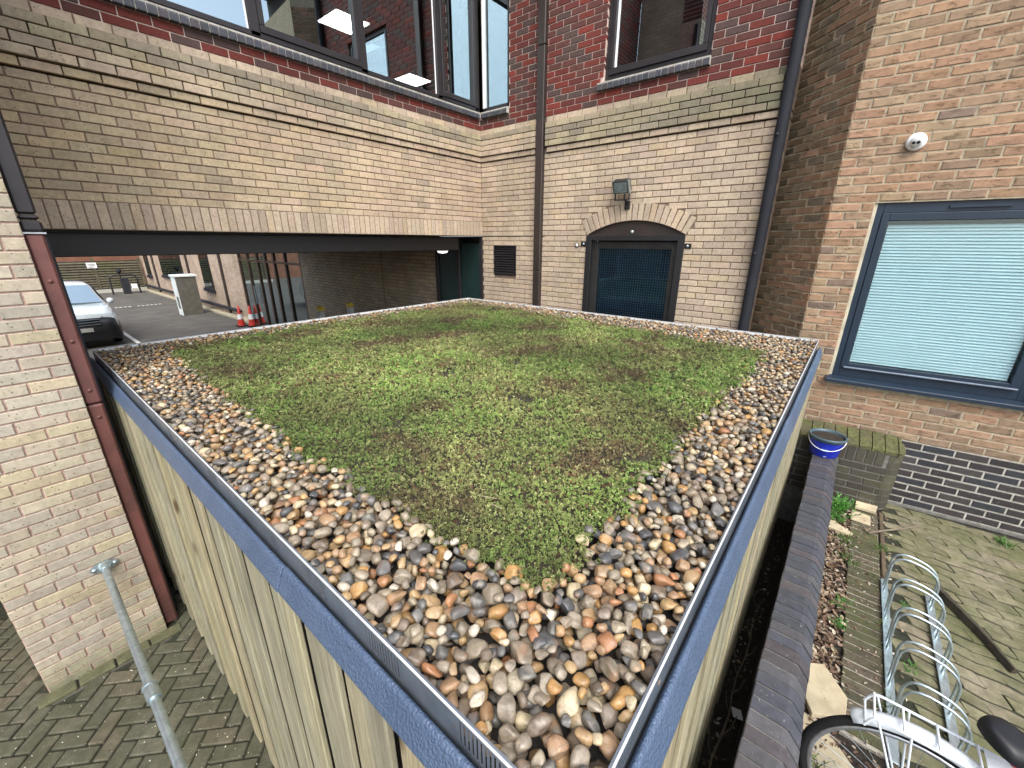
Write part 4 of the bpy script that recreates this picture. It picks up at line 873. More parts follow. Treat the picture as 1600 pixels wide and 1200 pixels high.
def trim(p0, p1, inw, cuts):
    p0, p1, inw = Vector(p0), Vector(p1), Vector(inw); t = (p1 - p0).normalized(); L = (p1 - p0).length; zb, zt = RZ - .104, RZ
    def ob(mb, a, b, d0, d1, z0, z1): mb.obox(p0 + t * (a + b) / 2 + inw * (d0 + d1) / 2 + Vector((0, 0, (z0 + z1) / 2)), t * (b - a) / 2, inw * (d1 - d0) / 2, Vector((0, 0, (z1 - z0) / 2)))
    cs = [0] + cuts + [L]
    for A_, B_ in zip(cs[:-1], cs[1:]):
        mb = MB(); A_ += .0008; B_ -= .0008
        cp_ = MB(); ob(mb, A_, B_, 0, .002, zt - .012, zt - .0026); ob(mb, A_, B_, 0, .002, zb, zb + .028); ob(cp_, A_, B_, -.0006, .0035, zt - .0026, zt + .0006); ob(mb, A_, B_, .0035, .0088, zt - .0026, zt - .0002); ob(cp_, A_, B_, .0072, .0092, zt - .026, zt - .0030)
        u = A_; nxt = A_ + .14
        while u < B_:
            e = min(nxt, B_); ob(mb, u, e, 0, .002, zb + .028, zt - .012); u = e
            if e >= B_: break
            for k in range(11):
                if u + .0115 > B_: break
                ob(mb, u + .0052, u + .0115, 0, .002, zb + .028, zt - .012); u += .0115
            u += .004; nxt = u + .20; 
            if u >= B_: break
        wpart(mb, 'pebble_trim', 'trim', shed); wpart(cp_, 'trim_cap', 'cap', shed)
trim((RX0, RY0, 0), (RX0, RY1, 0), (1, 0, 0), [1.2, 2.4, 3.6]); trim((RX0, RY0, 0), (RX1, RY0, 0), (0, 1, 0), [1.2, 2.4, 3.6])
trim((RX1, RY0, 0), (RX1, RY1, 0), (-1, 0, 0), [1.2, 2.4, 3.6]); trim((RX0, RY1, 0), (RX1, RY1, 0), (0, -1, 0), [1.2, 2.4, 3.6])

# ---- sedum outline
SP = [(.705, .47), (.69, 1.1), (.665, 1.75), (.70, 2.7), (.74, 3.7), (.78, 4.56), (1.8, 4.60), (3.2, 4.57), (4.50, 4.55), (4.48, 3.6), (4.36, 2.4), (4.22, 1.3), (4.06, .47), (3.0, .455), (2.0, .475), (1.3, .46)]
SPX = np.array([p[0] for p in SP]); SPY = np.array([p[1] for p in SP])
def inside(x, y):
    x = np.asarray(x, float); y = np.asarray(y, float); r = np.zeros(x.shape, bool); n = len(SP)
    for i in range(n):
        x0, y0, x1, y1 = SPX[i], SPY[i], SPX[(i + 1) % n], SPY[(i + 1) % n]
        c = ((y0 > y) != (y1 > y)) & (x < (x1 - x0) * (y - y0) / (y1 - y0 + 1e-12) + x0); r ^= c
    return r
def wob(x, y): return x + .018 * np.sin(y * 13 + x * 5 + np.sin(y * 5)) + .012 * np.sin(y * 37 + 1) + .006 * np.sin(y * 91), y + .018 * np.sin(x * 15 + y * 4 + np.sin(x * 6)) + .012 * np.sin(x * 41 + 2) + .006 * np.sin(x * 97)

# ---- pebbles: dropped one after another on a height field
res = .005; nx = int((RX1 - RX0 - .008) / res); ny = int((RY1 - RY0 - .008) / res); ox, oy = RX0 + .004, RY0 + .004
hm = np.full((nx, ny), RZ - .098); gx, gy = np.meshgrid(ox + np.arange(nx) * res, oy + np.arange(ny) * res, indexing='ij')
sx_, sy_ = wob(gx, gy); sed = inside(sx_, sy_); hm[sed] = RZ - .055
PALP = [((.34, .23, .115), 3.4), ((.37, .215, .08), 3.0), ((.43, .355, .225), 3.0), ((.21, .175, .125), 4.6), ((.12, .115, .105), 4.0), ((.28, .18, .10), 3.2), ((.47, .42, .33), 1.7), ((.25, .21, .155), 3.4), ((.31, .15, .07), 1.1), ((.155, .12, .085), 2.8), ((.072, .074, .075), 2.0), ((.30, .255, .18), 2)]
peb = []
er = sed.copy()
for _ in range(4): er = er & np.roll(er, 1, 0) & np.roll(er, -1, 0) & np.roll(er, 1, 1) & np.roll(er, -1, 1)
free = np.argwhere(~er); NP = 12500
def foot(ix, iy, a, b, c, th):
    n = int(a / res) + 1; x0, x1, y0, y1 = max(ix - n, 0), min(ix + n + 1, nx), max(iy - n, 0), min(iy + n + 1, ny)
    dx = (np.arange(x0, x1) - ix)[:, None] * res; dy = (np.arange(y0, y1) - iy)[None, :] * res
    ca_, sa_ = math.cos(th), math.sin(th); q = 1 - ((dx * ca_ + dy * sa_) / a) ** 2 - ((-dx * sa_ + dy * ca_) / b) ** 2
    return slice(x0, x1), slice(y0, y1), q
for k in range(NP):
    L = float(np.clip(rng.lognormal(math.log(.0455), .19), .032, .082)) if k < 8600 else float(rng.uniform(.027, .042))
    if k >= 8600 and k % 150 == 50:
        low_ = np.argwhere((~er) & (hm < RZ - .066)); low_ = low_ if len(low_) else free
    src = free if k < 8650 else low_
    a = L / 2; b = a * rng.uniform(.62, .95); c = a * rng.uniform(.45, .75); th = rng.uniform(0, math.pi); best = None
    for t in range(6):
        ix, iy = src[rng.integers(len(src))]
        if not (a * .8 < ix * res < (nx - a * .8 / res) * res and a * .8 < iy * res < (ny - a * .8 / res) * res): continue
        sx, sy, q = foot(ix, iy, a, b, c, th); m = q > 0
        if not m.any(): continue
        z = float((hm[sx, sy][m] + c * np.sqrt(q[m])).max())
        if best is None or z < best[0]: best = (z, ix, iy, sx, sy, q, m)
    if best is None: continue
    z, ix, iy, sx, sy, q, m = best
    z -= .12 * c
    if z + c > RZ + .002: continue
    sub = hm[sx, sy]; sub[m] = np.maximum(sub[m], z + c * np.sqrt(q[m])); peb.append((ox + ix * res, oy + iy * res, z, a, b, c, th))
def pebble_shape(seed, sub):
    bm = bmesh.new(); bmesh.ops.create_icosphere(bm, subdivisions=sub, radius=1); r = random.Random(seed)
    k = [(Vector((r.gauss(0, 1), r.gauss(0, 1), r.gauss(0, 1))).normalized(), r.uniform(.42, .92), r.uniform(.04, .25)) for _ in range(9)]
    ex = r.uniform(2.0, 2.7)
    for v in bm.verts:
        d = v.co.normalized(); s_ = (abs(d.x) ** ex + abs(d.y) ** ex + abs(d.z) ** ex) ** (-1 / ex); p = d * s_
        for ax, h_, w_ in k:
            t = p.dot(ax) - h_
            if t > 0: p -= ax * t * (.5 + w_ * 2)
        p *= 1 + .085 * math.sin(d.x * 3 + seed) * math.cos(d.y * 2.5 + seed * 2) + .03 * math.sin(d.z * 5 + seed); v.co = p
    me = bpy.data.meshes.new('pebble'); bm.to_mesh(me); bm.free(); me.polygons.foreach_set('use_smooth', [True] * len(me.polygons)); return me
SH3 = [pebble_shape(s, 4 if s < 0 else 3) for s in range(14)]; SH2 = [pebble_shape(s, 2) for s in range(14)]; SH1 = [pebble_shape(s, 1) for s in range(14)]
for me in SH3: me.materials.append(M['pebble'])
cand = []
for i, (x, y, z, a, b, c, th) in enumerate(peb):
    p = project((x, y, z)); d = p[2] if p else 99
    onscr = p is not None and -20 < p[0] < 1620 and -20 < p[1] < 1225
    cover = hm[min(nx - 1, int((x - ox) / res)), min(ny - 1, int((y - oy) / res))] - (z + c)
    cand.append(((a * b / d ** 2) if onscr and cover < .004 else 0))
order = sorted(range(len(peb)), key=lambda i: -cand[i]); ind = set(order[:295])
WORD = {}
mass = {1: [[], [], [], 0], 2: [[], [], [], 0]}
def cname(c):
    l = sum(c) / 3
    if l > .38: return 'pale cream'
    if c[0] > 2.6 * c[2]: return 'orange brown'
    if c[0] > 1.7 * c[2]: return 'tan'
    return 'dark grey' if l < .12 else 'grey brown'
for i, (x, y, z, a, b, c, th) in enumerate(peb):
    colr = pick(PALP); m = Matrix.Translation((x, y, z)) @ Matrix.Rotation(th, 4, 'Z') @ Matrix.Rotation(random.gauss(0, .2), 4, 'X') @ Matrix.Rotation(random.gauss(0, .16), 4, 'Y') @ Matrix.Diagonal((a * 1.04, b * 1.06, c * 1.08, 1))
    if i in ind:
        w_ = cname(colr); sz = 'large' if a > .029 else 'small' if a < .0205 else 'medium'; fm = 'long' if b < .72 * a else 'round' if b > .86 * a else 'oval'
        ds = min(abs(x - .70) if y > .47 else 9, abs(y - .47) if x > .70 else 9, math.hypot(x - .70, y - .47))
        at_ = 'against the trim facing the pier' if x - RX0 < .075 else 'against the trim facing the low wall' if y - RY0 < .075 else 'at the edge of the sedum' if ds < .07 else 'mid border where both trims meet' if x + y < 1.05 else 'mid border on the pier side' if x < y else 'mid border on the low wall side'
        put('pebble', SH3[i % 14], None, label='%s %s %s pebble lying %s' % (sz, fm, w_, at_), category='pebble', group='individual pebbles of the roof border', mw=m, color=colr)
    else:
        p = project((x, y, z)); lv_ = 2 if (p and p[2] < 2.3) else 1; me = (SH2 if lv_ == 2 else SH1)[i % 14]; mm = mass[lv_]
        co = np.empty(len(me.vertices) * 3, np.float32); me.vertices.foreach_get('co', co); co = co.reshape(-1, 3) @ np.array(m.to_3x3()).T + np.array(m.translation)
        fi = np.empty(len(me.polygons) * 3, np.int32); me.polygons.foreach_get('vertices', fi); mm[0].append(co); mm[1].append(fi + mm[3]); mm[2].append(np.tile(np.array((*colr, 1), np.float32), (len(co), 1))); mm[3] += len(co)
vs = np.concatenate([np.concatenate(mass[1][0]), np.concatenate(mass[2][0])]); fi = np.concatenate([np.concatenate(mass[1][1]), np.concatenate(mass[2][1]) + mass[1][3]]); cs = np.concatenate([np.concatenate(mass[1][2]), np.concatenate(mass[2][2])])
me = bpy.data.meshes.new('pebble_border'); me.vertices.add(len(vs)); me.vertices.foreach_set('co', vs.ravel().astype(np.float32)); me.loops.add(len(fi)); me.loops.foreach_set('vertex_index', fi); me.polygons.add(len(fi) // 3)
me.polygons.foreach_set('loop_start', np.arange(0, len(fi), 3)); me.polygons.foreach_set('use_smooth', np.ones(len(fi) // 3, bool)); at = me.attributes.new('bcol', 'FLOAT_COLOR', 'POINT'); at.data.foreach_set('color', cs.ravel()); me.update(); me.validate()
put('pebble_border', me, 'pebble_mass', label='mass of mixed rounded pebbles bordering the green roof', category='pebbles', kind='stuff')

# ---- sedum mat
def hgt(x, y): return RZ - .030 + .010 * np.sin(x * 6.1 + 1.2 * np.sin(y * 3)) * np.cos(y * 5.3 + np.sin(x * 4)) + .006 * np.sin(x * 21 + y * 3) * np.sin(y * 17) + .007 * np.sin(x * 39 + 2 * np.sin(y * 11)) * np.sin(y * 35 + 2 * np.sin(x * 9))
gxs = np.arange(.6, 4.62, .035); gys = np.arange(.38, 4.7, .035); mb = MB(); idx = {}
for i, x in enumerate(gxs):
    for j, y in enumerate(gys):
        a_, b_ = wob(x, y)
        if inside(a_, b_): idx[(i, j)] = len(mb.v); mb.v.append((x, y, float(hgt(x, y)) - .012)); mb.c.append(None)
for (i, j), k in idx.items():
    q = [(i, j), (i + 1, j), (i + 1, j + 1), (i, j + 1)]
    if all(t in idx for t in q): mb.f.append(tuple(idx[t] for t in q)); mb.sm.append(True)
mat_o = mb.build('sedum_mat', plain('mat_soil', (.034, .030, .016), .95, var=.5, nscale=20, bump=.8, bscale=90, dist=.01), label='low mat of green and reddish sedum covering the roof', category='sedum', kind='stuff')
N1 = 270000
x = rng.uniform(.6, 4.62, N1); y = rng.uniform(.38, 4.7, N1); a_, b_ = wob(x, y); d = np.hypot(x, y)
def fbm(x, y, s, seed):
    r = np.random.default_rng(seed); v = 0
    for o in range(5):
        f = s * 1.9 ** o
        for _ in range(3):
            t = r.uniform(0, 2 * np.pi); ph = r.uniform(0, 7); v = v + .62 ** o * np.sin((x * np.cos(t) + y * np.sin(t)) * f + ph + 1.5 * np.sin((y * np.cos(t) - x * np.sin(t)) * f * .7 + ph))
    return v / 3.2
nA, nB, nC = fbm(x, y, 3.2, 1), fbm(x, y, 6.0, 2), fbm(x, y, 2.2, 3)
bare = (fbm(x, y, 9, 4) > .92) & (rng.uniform(0, 1, N1) < .85)
dil = sed.copy()
for _ in range(7): dil = dil | np.roll(dil, 1, 0) | np.roll(dil, -1, 0) | np.roll(dil, 1, 1) | np.roll(dil, -1, 1)
iX = np.clip(((x - ox) / res).astype(int), 0, nx - 1); iY = np.clip(((y - oy) / res).astype(int), 0, ny - 1); ins_ = inside(a_, b_); spill = (~ins_) & dil[iX, iY] & (rng.uniform(0, 1, N1) < .16); hz_ = hm[iX, iY]
keep = ((ins_ & ~bare) | spill) & (rng.uniform(0, 1, N1) < np.clip(1.25 / d, .26, 1))
x, y, nA, nB, nC, d = x[keep], y[keep], nA[keep], nB[keep], nC[keep], d[keep]; n = len(x); spill = spill[keep]; hz_ = hz_[keep]
green = np.array([.165, .275, .06]); olive = np.array([.21, .23, .08]); brown = np.array([.14, .095, .055]); yel = np.array([.40, .41, .18])
red = np.array([.135, .065, .042])
t = np.clip(.5 + .8 * nA + rng.normal(0, .2, n), 0, 1)[:, None]; cl = green * t + olive * (1 - t)
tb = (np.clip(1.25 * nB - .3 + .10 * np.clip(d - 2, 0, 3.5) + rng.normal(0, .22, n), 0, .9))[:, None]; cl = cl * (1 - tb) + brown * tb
ty = (rng.uniform(0, 1, n) < .17)[:, None]; cl = np.where(ty, cl * .3 + yel * .7, cl); tr = (rng.uniform(0, 1, n) < .05 + .07 * (nC > .3))[:, None]; cl = np.where(tr, red, cl)
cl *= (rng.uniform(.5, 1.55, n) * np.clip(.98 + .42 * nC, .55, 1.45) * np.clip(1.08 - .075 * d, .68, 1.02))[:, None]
zz = hgt(x, y) + rng.uniform(-.014, .008, n) - .004
zz = np.where(spill, hz_ - .002, np.maximum(zz, np.where(hz_ > RZ - .05, hz_ - .012, 0)))
me = bpy.data.meshes.new('sedum_points'); me.vertices.add(n); me.vertices.foreach_set('co', np.stack([x, y, zz], 1).astype(np.float32).ravel())
at = me.attributes.new('bcol', 'FLOAT_COLOR', 'POINT'); at.data.foreach_set('color', np.concatenate([cl, np.ones((n, 1))], 1).astype(np.float32).ravel())
at = me.attributes.new('rot', 'FLOAT_VECTOR', 'POINT'); at.data.foreach_set('vector', np.stack([rng.normal(0, .45, n), rng.normal(0, .45, n), rng.uniform(0, 6.28, n)], 1).astype(np.float32).ravel())
at = me.attributes.new('siz', 'FLOAT', 'POINT'); at.data.foreach_set('value', (rng.uniform(.6, 1.25, n) * np.clip(d / 2.2, .85, 1.5)).astype(np.float32))
cc_ = bpy.data.collections.new('sedum_sprigs')
for s_ in range(6):
    r = random.Random(s_); mb = MB()
    for k in range(9):
        az = r.uniform(0, 6.28); el = r.uniform(.25, 1.35); L = r.uniform(.0045, .0085); wd = L * .36; b0 = Vector((r.uniform(-.004, .004), r.uniform(-.004, .004), r.uniform(.001, .012)))
        dr = Vector((math.cos(az) * math.cos(el), math.sin(az) * math.cos(el), math.sin(el))); sd_ = dr.cross(Vector((0, 0, 1))).normalized(); up = sd_.cross(dr)
        m_ = b0 + dr * L * .55; tip = b0 + dr * L
        mb.add([b0, m_ + sd_ * wd, m_ + up * wd * .8, m_ - sd_ * wd, m_ - up * wd * .8, tip], [(0, 1, 2), (0, 2, 3), (0, 3, 4), (0, 4, 1), (5, 2, 1), (5, 3, 2), (5, 4, 3), (5, 1, 4)], smooth=True)
    sm = mb.mesh('sedum_sprig'); sm.materials.append(M['sedum']); so_ = bpy.data.objects.new('sedum_sprig', sm); cc_.objects.link(so_)
gn = bpy.data.node_groups.new('sedum_spread', 'GeometryNodeTree'); gn.interface.new_socket('Geometry', in_out='INPUT', socket_type='NodeSocketGeometry'); gn.interface.new_socket('Geometry', in_out='OUTPUT', socket_type='NodeSocketGeometry')
ni = gn.nodes.new('NodeGroupInput'); no = gn.nodes.new('NodeGroupOutput'); ip = gn.nodes.new('GeometryNodeInstanceOnPoints'); ci = gn.nodes.new('GeometryNodeCollectionInfo')
ci.inputs['Collection'].default_value = cc_; ci.inputs['Separate Children'].default_value = True; ci.inputs['Reset Children'].default_value = True
na_ = gn.nodes.new('GeometryNodeInputNamedAttribute'); na_.data_type = 'FLOAT_VECTOR'; na_.inputs['Name'].default_value = 'rot'
nb_ = gn.nodes.new('GeometryNodeInputNamedAttribute'); nb_.data_type = 'FLOAT'; nb_.inputs['Name'].default_value = 'siz'
gn.links.new(ni.outputs[0], ip.inputs['Points']); gn.links.new(ci.outputs[0], ip.inputs['Instance']); ip.inputs['Pick Instance'].default_value = True
gn.links.new(na_.outputs[0], ip.inputs['Rotation']); gn.links.new(nb_.outputs[0], ip.inputs['Scale']); gn.links.new(ip.outputs[0], no.inputs[0])
so_ = put('sedum_growth', me, None, mat_o, kind='stuff'); md = so_.modifiers.new('spread', 'NODES'); md.node_group = gn
M['straw'] = plain('dry_stalk', (.36, .31, .2), .8)
for k, (px, py, an, L) in enumerate(((1.02, 1.02, .6, .05), (.97, .86, 2.0, .075), (.93, .80, 1.6, .045))):
    mb = MB(); p = Vector((px, py, float(hgt(px, py)) + .012)); q = Vector((math.cos(an), math.sin(an), .05)) * L; nn = Vector((-math.sin(an), math.cos(an), 0))
    mb.tube([p, p + q * .5 + nn * .012 + Vector((0, 0, .008)), p + q + nn * .004], .0014, 5); mb.build('dry_stalk', 'straw', mat_o)

# ================================================================== loose things in the yard
# bucket
bu = empty('bucket', 'blue plastic bucket full of dark earth standing on the low wall end', 'bucket', (4.80, -.115, LWZ + .005))
bx, by, bz = 4.80, -.115, LWZ + .004
M['blue'] = plain('blue_plastic', (.008, .022, .36), .32, var=.1, spec=.5)
mb = MB(); mb.lathe([(.0, .0), (.112, .0), (.116, .006), (.138, .165)], (bx, by, bz), 32); wpart(mb, 'body', 'blue', bu)
mb = MB(); mb.lathe([(.138, .1655), (.146, .166), (.148, .18), (.154, .182), (.156, .202), (.15, .208), (.14, .204), (.138, .18)], (bx, by, bz), 32); wpart(mb, 'rim', plain('grey_teal_rim', (.055, .095, .12), .4, var=.15), bu)
mb = MB(); mb.lathe([(.138, .182), (.09, .188), (.05, .18), (0, .186)], (bx, by, bz), 24); wpart(mb, 'contents', 'soil', bu)
mb = MB(); pts = []
for i in range(17):
    a = math.pi * i / 16; lx = .15 * math.cos(a); dn = -.085 * math.sin(a); pts.append((bx - .152 * math.sin(a) * .93 - .004, by + lx * 1.0, bz + .175 + dn))
mb.tube(pts, .0035, 6); wpart(mb, 'handle', 'white_plastic', bu)
mb = MB(); mb.tube([pts[7], pts[8], pts[9]], .009, 8); wpart(mb, 'grip', plain('pale_blue_grip', (.35, .45, .65), .5), bu)
for a0 in (math.pi * 1.02,):
    for k in range(4):
        a = a0 + k * .05; mb = MB(); mb.obox((bx + .1165 * math.cos(a), by + .1165 * math.sin(a), bz + .022), (-math.sin(a) * .0022, math.cos(a) * .0022, 0), (math.cos(a) * .001, math.sin(a) * .001, 0), (0, 0, .006 if k % 2 else .0075)); wpart(mb, 'label_mark', 'white_plastic', bu)

# stone offcuts
def offcut(pts, z, t, lb):
    mb = MB(); mb.prism([(x, y, z) for x, y in pts], (0, 0, t)); o = mb.build('stone_offcut', 'slab', label=lb, category='stone', group='pale stone offcuts in the yard'); b = o.modifiers.new('bevel', 'BEVEL'); b.width = .003; b.segments = 1
offcut([(4.99, -.48), (5.0, -.65), (4.87, -.635), (4.86, -.475)], ZG + .012, .03, 'small pale stone offcut nearest the mossy brick projection')
offcut([(4.83, -.455), (4.81, -.60), (4.63, -.60), (4.64, -.45)], ZG - .012, .022, 'small pale stone offcut half under another beside the weed clump')
offcut([(4.50, -.30), (4.36, -.475), (4.31, -.445), (4.34, -.29)], ZG + .002, .02, 'triangular pale stone offcut leaning in the leaf litter')
offcut([(2.60, -.262), (2.66, -.355), (2.50, -.475), (2.36, -.47), (2.27, -.325), (2.35, -.285)], ZG + .012, .035, 'large cut cornered pale stone slab beside the low wall')
offcut([(2.29, -.262), (2.255, -.40), (2.02, -.62), (1.97, -.45), (2.1, -.262)], ZG - .012, .022, 'long pale stone slab lying under the bicycle wheel')

# stick and plank
mb = MB(); mb.tube([(4.55, -.535, ZG + .035), (4.50, -.565, ZG + .012), (4.475, -.585, ZG + .014), (4.6, -.70, ZG + .024), (4.74, -.82, ZG + .016), (4.90, -.95, ZG + .014)], .009, 7, rs=[.006, .009, .011, .010, .008, .005]); mb.build('bent_stick', 'twig', label='bent dry stick lying across the edging bricks', category='stick')
mb = MB(); n = 12; pa, pb_ = Vector((3.93, -.985, ZG + .004)), Vector((3.38, -1.275, ZG + .004)); t = (pb_ - pa).normalized(); sdv = Vector((-t.y, t.x, 0)); fr = []
for i in range(n + 1):
    p = pa.lerp(pb_, i / n) + sdv * (.02 * math.sin(i / n * 3.1) + .002 * math.sin(i * 2.3)); wd = .022 * (1 - .5 * i / n) + .006; fr.append([p - sdv * wd, p + sdv * wd, p + sdv * (wd - .004) + Vector((0, 0, .05 - .02 * i / n)), p - sdv * (wd - .014) + Vector((0, 0, .055 - .02 * i / n))])
vs = [q for f in fr for q in f]; fs = [(i * 4 + k, i * 4 + (k + 1) % 4, (i + 1) * 4 + (k + 1) % 4, (i + 1) * 4 + k) for i in range(n) for k in range(4)] + [(3, 2, 1, 0), (n * 4, n * 4 + 1, n * 4 + 2, n * 4 + 3)]
mb.add(vs, fs); mb.build('rotten_plank', plain('black_rotten_wood', (.035, .028, .018), .9, var=.6, nscale=14, bump=.8, bscale=60), label='dark rotten strip of timber lying on the yard pavers by the cycle rack', category='timber')

# leaf litter
def leaf_mass(n, xr, yr, z, size, cols, seed, zj=.02):
    r = random.Random(seed); mb = MB()
    for k in range(n):
        x, y = r.uniform(*xr), yr[0] + (yr[1] - yr[0]) * r.betavariate(1.1, 1.5); s_ = size * r.uniform(.55, 1.35); a = r.uniform(0, 6.28)
        m = Matrix.Translation((x, y, z + r.uniform(0, zj))) @ Matrix.Rotation(a, 4, 'Z') @ Matrix.Rotation(r.gauss(0, .5), 4, 'X') @ Matrix.Rotation(r.gauss(0, .5), 4, 'Y')
        c = r.uniform(.05, .35) * s_; pts = [(-s_, 0, 0), (-s_ * .35, -s_ * .5, c), (s_ * .4, -s_ * .45, c * .8), (s_, 0, c * .3), (s_ * .4, s_ * .45, c), (-s_ * .35, s_ * .5, c * .9), (0, 0, -c * .2)]
        mb.add([m @ Vector(p) for p in pts], [(6, 0, 1), (6, 1, 2), (6, 2, 3), (6, 3, 4), (6, 4, 5), (6, 5, 0)], col=jit(r.choice(cols), .2))
    return mb
DL = [(.19, .125, .075), (.12, .075, .048), (.26, .195, .13), (.085, .05, .035), (.33, .27, .20), (.16, .11, .075), (.42, .37, .29)]
lm_ = leaf_mass(2600, (1.4, 4.95), (-.245, -.46), ZG - .018, .02, DL, 3, .03); lm_.build('leaf_litter', 'dead_leaf', fix=False, label='brown dead leaves filling the bed behind the low wall', category='leaves', kind='stuff')
lm2 = leaf_mass(420, (1.9, 5.1), (-.45, -.78), ZG + .003, .011, DL, 4, .006); lm2.build('scattered_leaves', 'dead_leaf', fix=False, label='small leaf fragments scattered over edging bricks and pavers', category='leaves', kind='stuff')
lm3 = leaf_mass(200, (1.2, 4.6), (.11, -.02), .035, .014, DL, 5, .01); lm3.build('gap_litter', 'dead_leaf', fix=False, label='leaf litter at the bottom of the dark gap', category='leaves', kind='stuff')
lm4 = leaf_mass(420, (-1.0, .28), (1.6, 3.6), .02, .005, [(.5, .47, .4), (.4, .36, .28)], 6, .003); lm4.build('paving_debris', 'dead_leaf', fix=False, label='pale bits of debris scattered on the herringbone paving', category='debris', kind='stuff')

def weed(x, y, n, h, spread, lb, cols, seed, grass=False, z=ZG - .005):
    r = random.Random(seed); mb = MB(); sm_ = MB()
    for k in range(n):
        a = r.uniform(0, 6.28); el = r.uniform(.35, 1.35); L = h * r.uniform(.5, 1.1); o = Vector((x + r.gauss(0, spread), y + r.gauss(0, spread * .7), z))
        dr = Vector((math.cos(a) * math.cos(el), math.sin(a) * math.cos(el), math.sin(el))); sd_ = Vector((-math.sin(a), math.cos(a), 0))
        if grass:
            p1, p2 = o + dr * L * .55, o + dr * L + Vector((math.cos(a), math.sin(a), -.6)) * L * .2; w_ = .003
            mb.add([o - sd_ * w_, o + sd_ * w_, p1 + sd_ * w_, p1 - sd_ * w_, p2], [(0, 1, 2, 3), (3, 2, 4)], col=jit(r.choice(cols), .2)); continue
        sm_.tube([o, o + dr * L], .0012, 4)
        for q in range(7):                       # leaflets along the stalk
            f = .25 + .75 * q / 6; c0 = o + dr * L * f; s_ = (1 if q % 2 else -1); ld = (sd_ * s_ * .8 + dr * .5 + Vector((0, 0, .15))).normalized() if q < 6 else dr; ll = .026 * (1.1 - .45 * f) * r.uniform(.8, 1.2) * (h / .13); w_ = ll * .3; nn = ld.cross(Vector((0, 0, 1))).normalized()
            mb.add([c0, c0 + ld * ll * .5 + nn * w_, c0 + ld * ll, c0 + ld * ll * .5 - nn * w_], [(0, 1, 2, 3)], col=jit(r.choice(cols), .22))
    pl = empty('grass_tuft' if grass else 'weed_plant', lb, 'plant', (x, y, z)); o = mb.build('foliage', 'leaf', fix=False); o.parent = pl; o.matrix_parent_inverse = Matrix.Translation(pl.location).inverted()
    if not grass: o = sm_.build('stems', 'leaf_stem'); o.parent = pl; o.matrix_parent_inverse = Matrix.Translation(pl.location).inverted()
M['leaf_stem'] = plain('leaf_stem', (.09, .16, .03), .6)
GW = [(.05, .20, .025), (.07, .26, .035), (.04, .15, .02)]; GD = [(.06, .10, .025), (.09, .14, .04), (.05, .075, .02)]
weed(4.76, -.345, 95, .15, .06, 'bushy bright green weed growing between bucket wall and stone offcuts', GW, 1)
weed(4.55, -.33, 40, .10, .045, 'smaller green weed beside the triangular stone offcut', GW, 2)
for k, (x, y, n, h, sp_, lb, cs_, g_) in enumerate((
    (4.22, -.42, 70, .09, .05, 'dark grass tuft at the edge of the leaf bed below the triangular stone', GD, True), (3.95, -.44, 60, .08, .05, 'grass tuft between leaf litter and edging bricks opposite the rack end', GD, True),
    (3.35, -.43, 34, .06, .03, 'leafy weed in the leaf litter opposite the second rack hoop', GW, False), (3.12, -.42, 24, .06, .025, 'leafy weed in the leaf litter opposite the middle rack hoop', GW, False),
    (4.28, -.665, 22, .07, .018, 'weed growing in the timber edging beyond the rack', GD, False), (3.32, -.68, 16, .05, .02, 'yellow green weed at the rack rail below the second hoop', [(.16, .22, .03), (.1, .2, .03)], False), (2.62, -.66, 24, .06, .03, 'small weed at the rack rail near the bicycle', GD, False),
    (2.4, -.36, 40, .07, .05, 'grass tuft beside the large stone slab', GD, True), (1.95, -.36, 60, .10, .05, 'grass tuft seen through the spokes of the bicycle wheel', GD, True),
    (5.08, -1.52, 80, .08, .035, 'green grass tuft against the dark brick plinth', [(.05, .13, .02), (.08, .16, .03)], True), (4.12, -.98, 10, .03, .012, 'tiny weed in a paver joint beyond the rack', GW, False), (3.62, -.80, 14, .05, .02, 'weed growing inside the first rack bay', GW, False), (3.02, -.78, 18, .05, .03, 'weed growing inside the third rack bay', GW, False), (4.62, -1.25, 12, .03, .02, 'tiny weed in a paver joint near the plinth', GW, False))):
    weed(x, y, n, h, sp_, lb, cs_, 20 + k, g_)

# cycle rack
rk = empty('cycle_rack', 'galvanised cycle rack with five pairs of hoops bolted to the pavers', 'cycle rack', (3.1, -.8, ZG))
for y, nm in ((-.675, 'floor_rail'), (-.93, 'floor_rail')):
    mb = MB(); mb.box((2.28, y - .022, ZG + .012), (3.84, y + .022, ZG + .02), .002); mb.box((2.28, y - .022, ZG + .0), (3.84, y - .017, ZG + .012)); wpart(mb, nm, 'steel', rk)
def fillet(pts, rad, n=6):
    out = [Vector(pts[0])]
    for i in range(1, len(pts) - 1):
        p, a, b = Vector(pts[i]), Vector(pts[i - 1]), Vector(pts[i + 1]); da, db = (a - p), (b - p); q = min(rad, da.length * .48, db.length * .48); s0, s1 = p + da.normalized() * q, p + db.normalized() * q
        for k in range(n + 1): t = k / n; out.append(s0 * (1 - t) ** 2 + p * 2 * t * (1 - t) + s1 * t ** 2)
    return out + [Vector(pts[-1])]
for i in range(5):
    x = 3.76 - i * .305
    for dx in (0, -.062):
        mb = MB(); mb.tube(fillet([(x + dx, -.672, ZG + .02), (x + dx, -.655, ZG + .36), (x + dx, -.925, ZG + .30), (x + dx, -.93, ZG + .02)], .13), .0072, 10); wpart(mb, 'hoop', 'steel', rk)

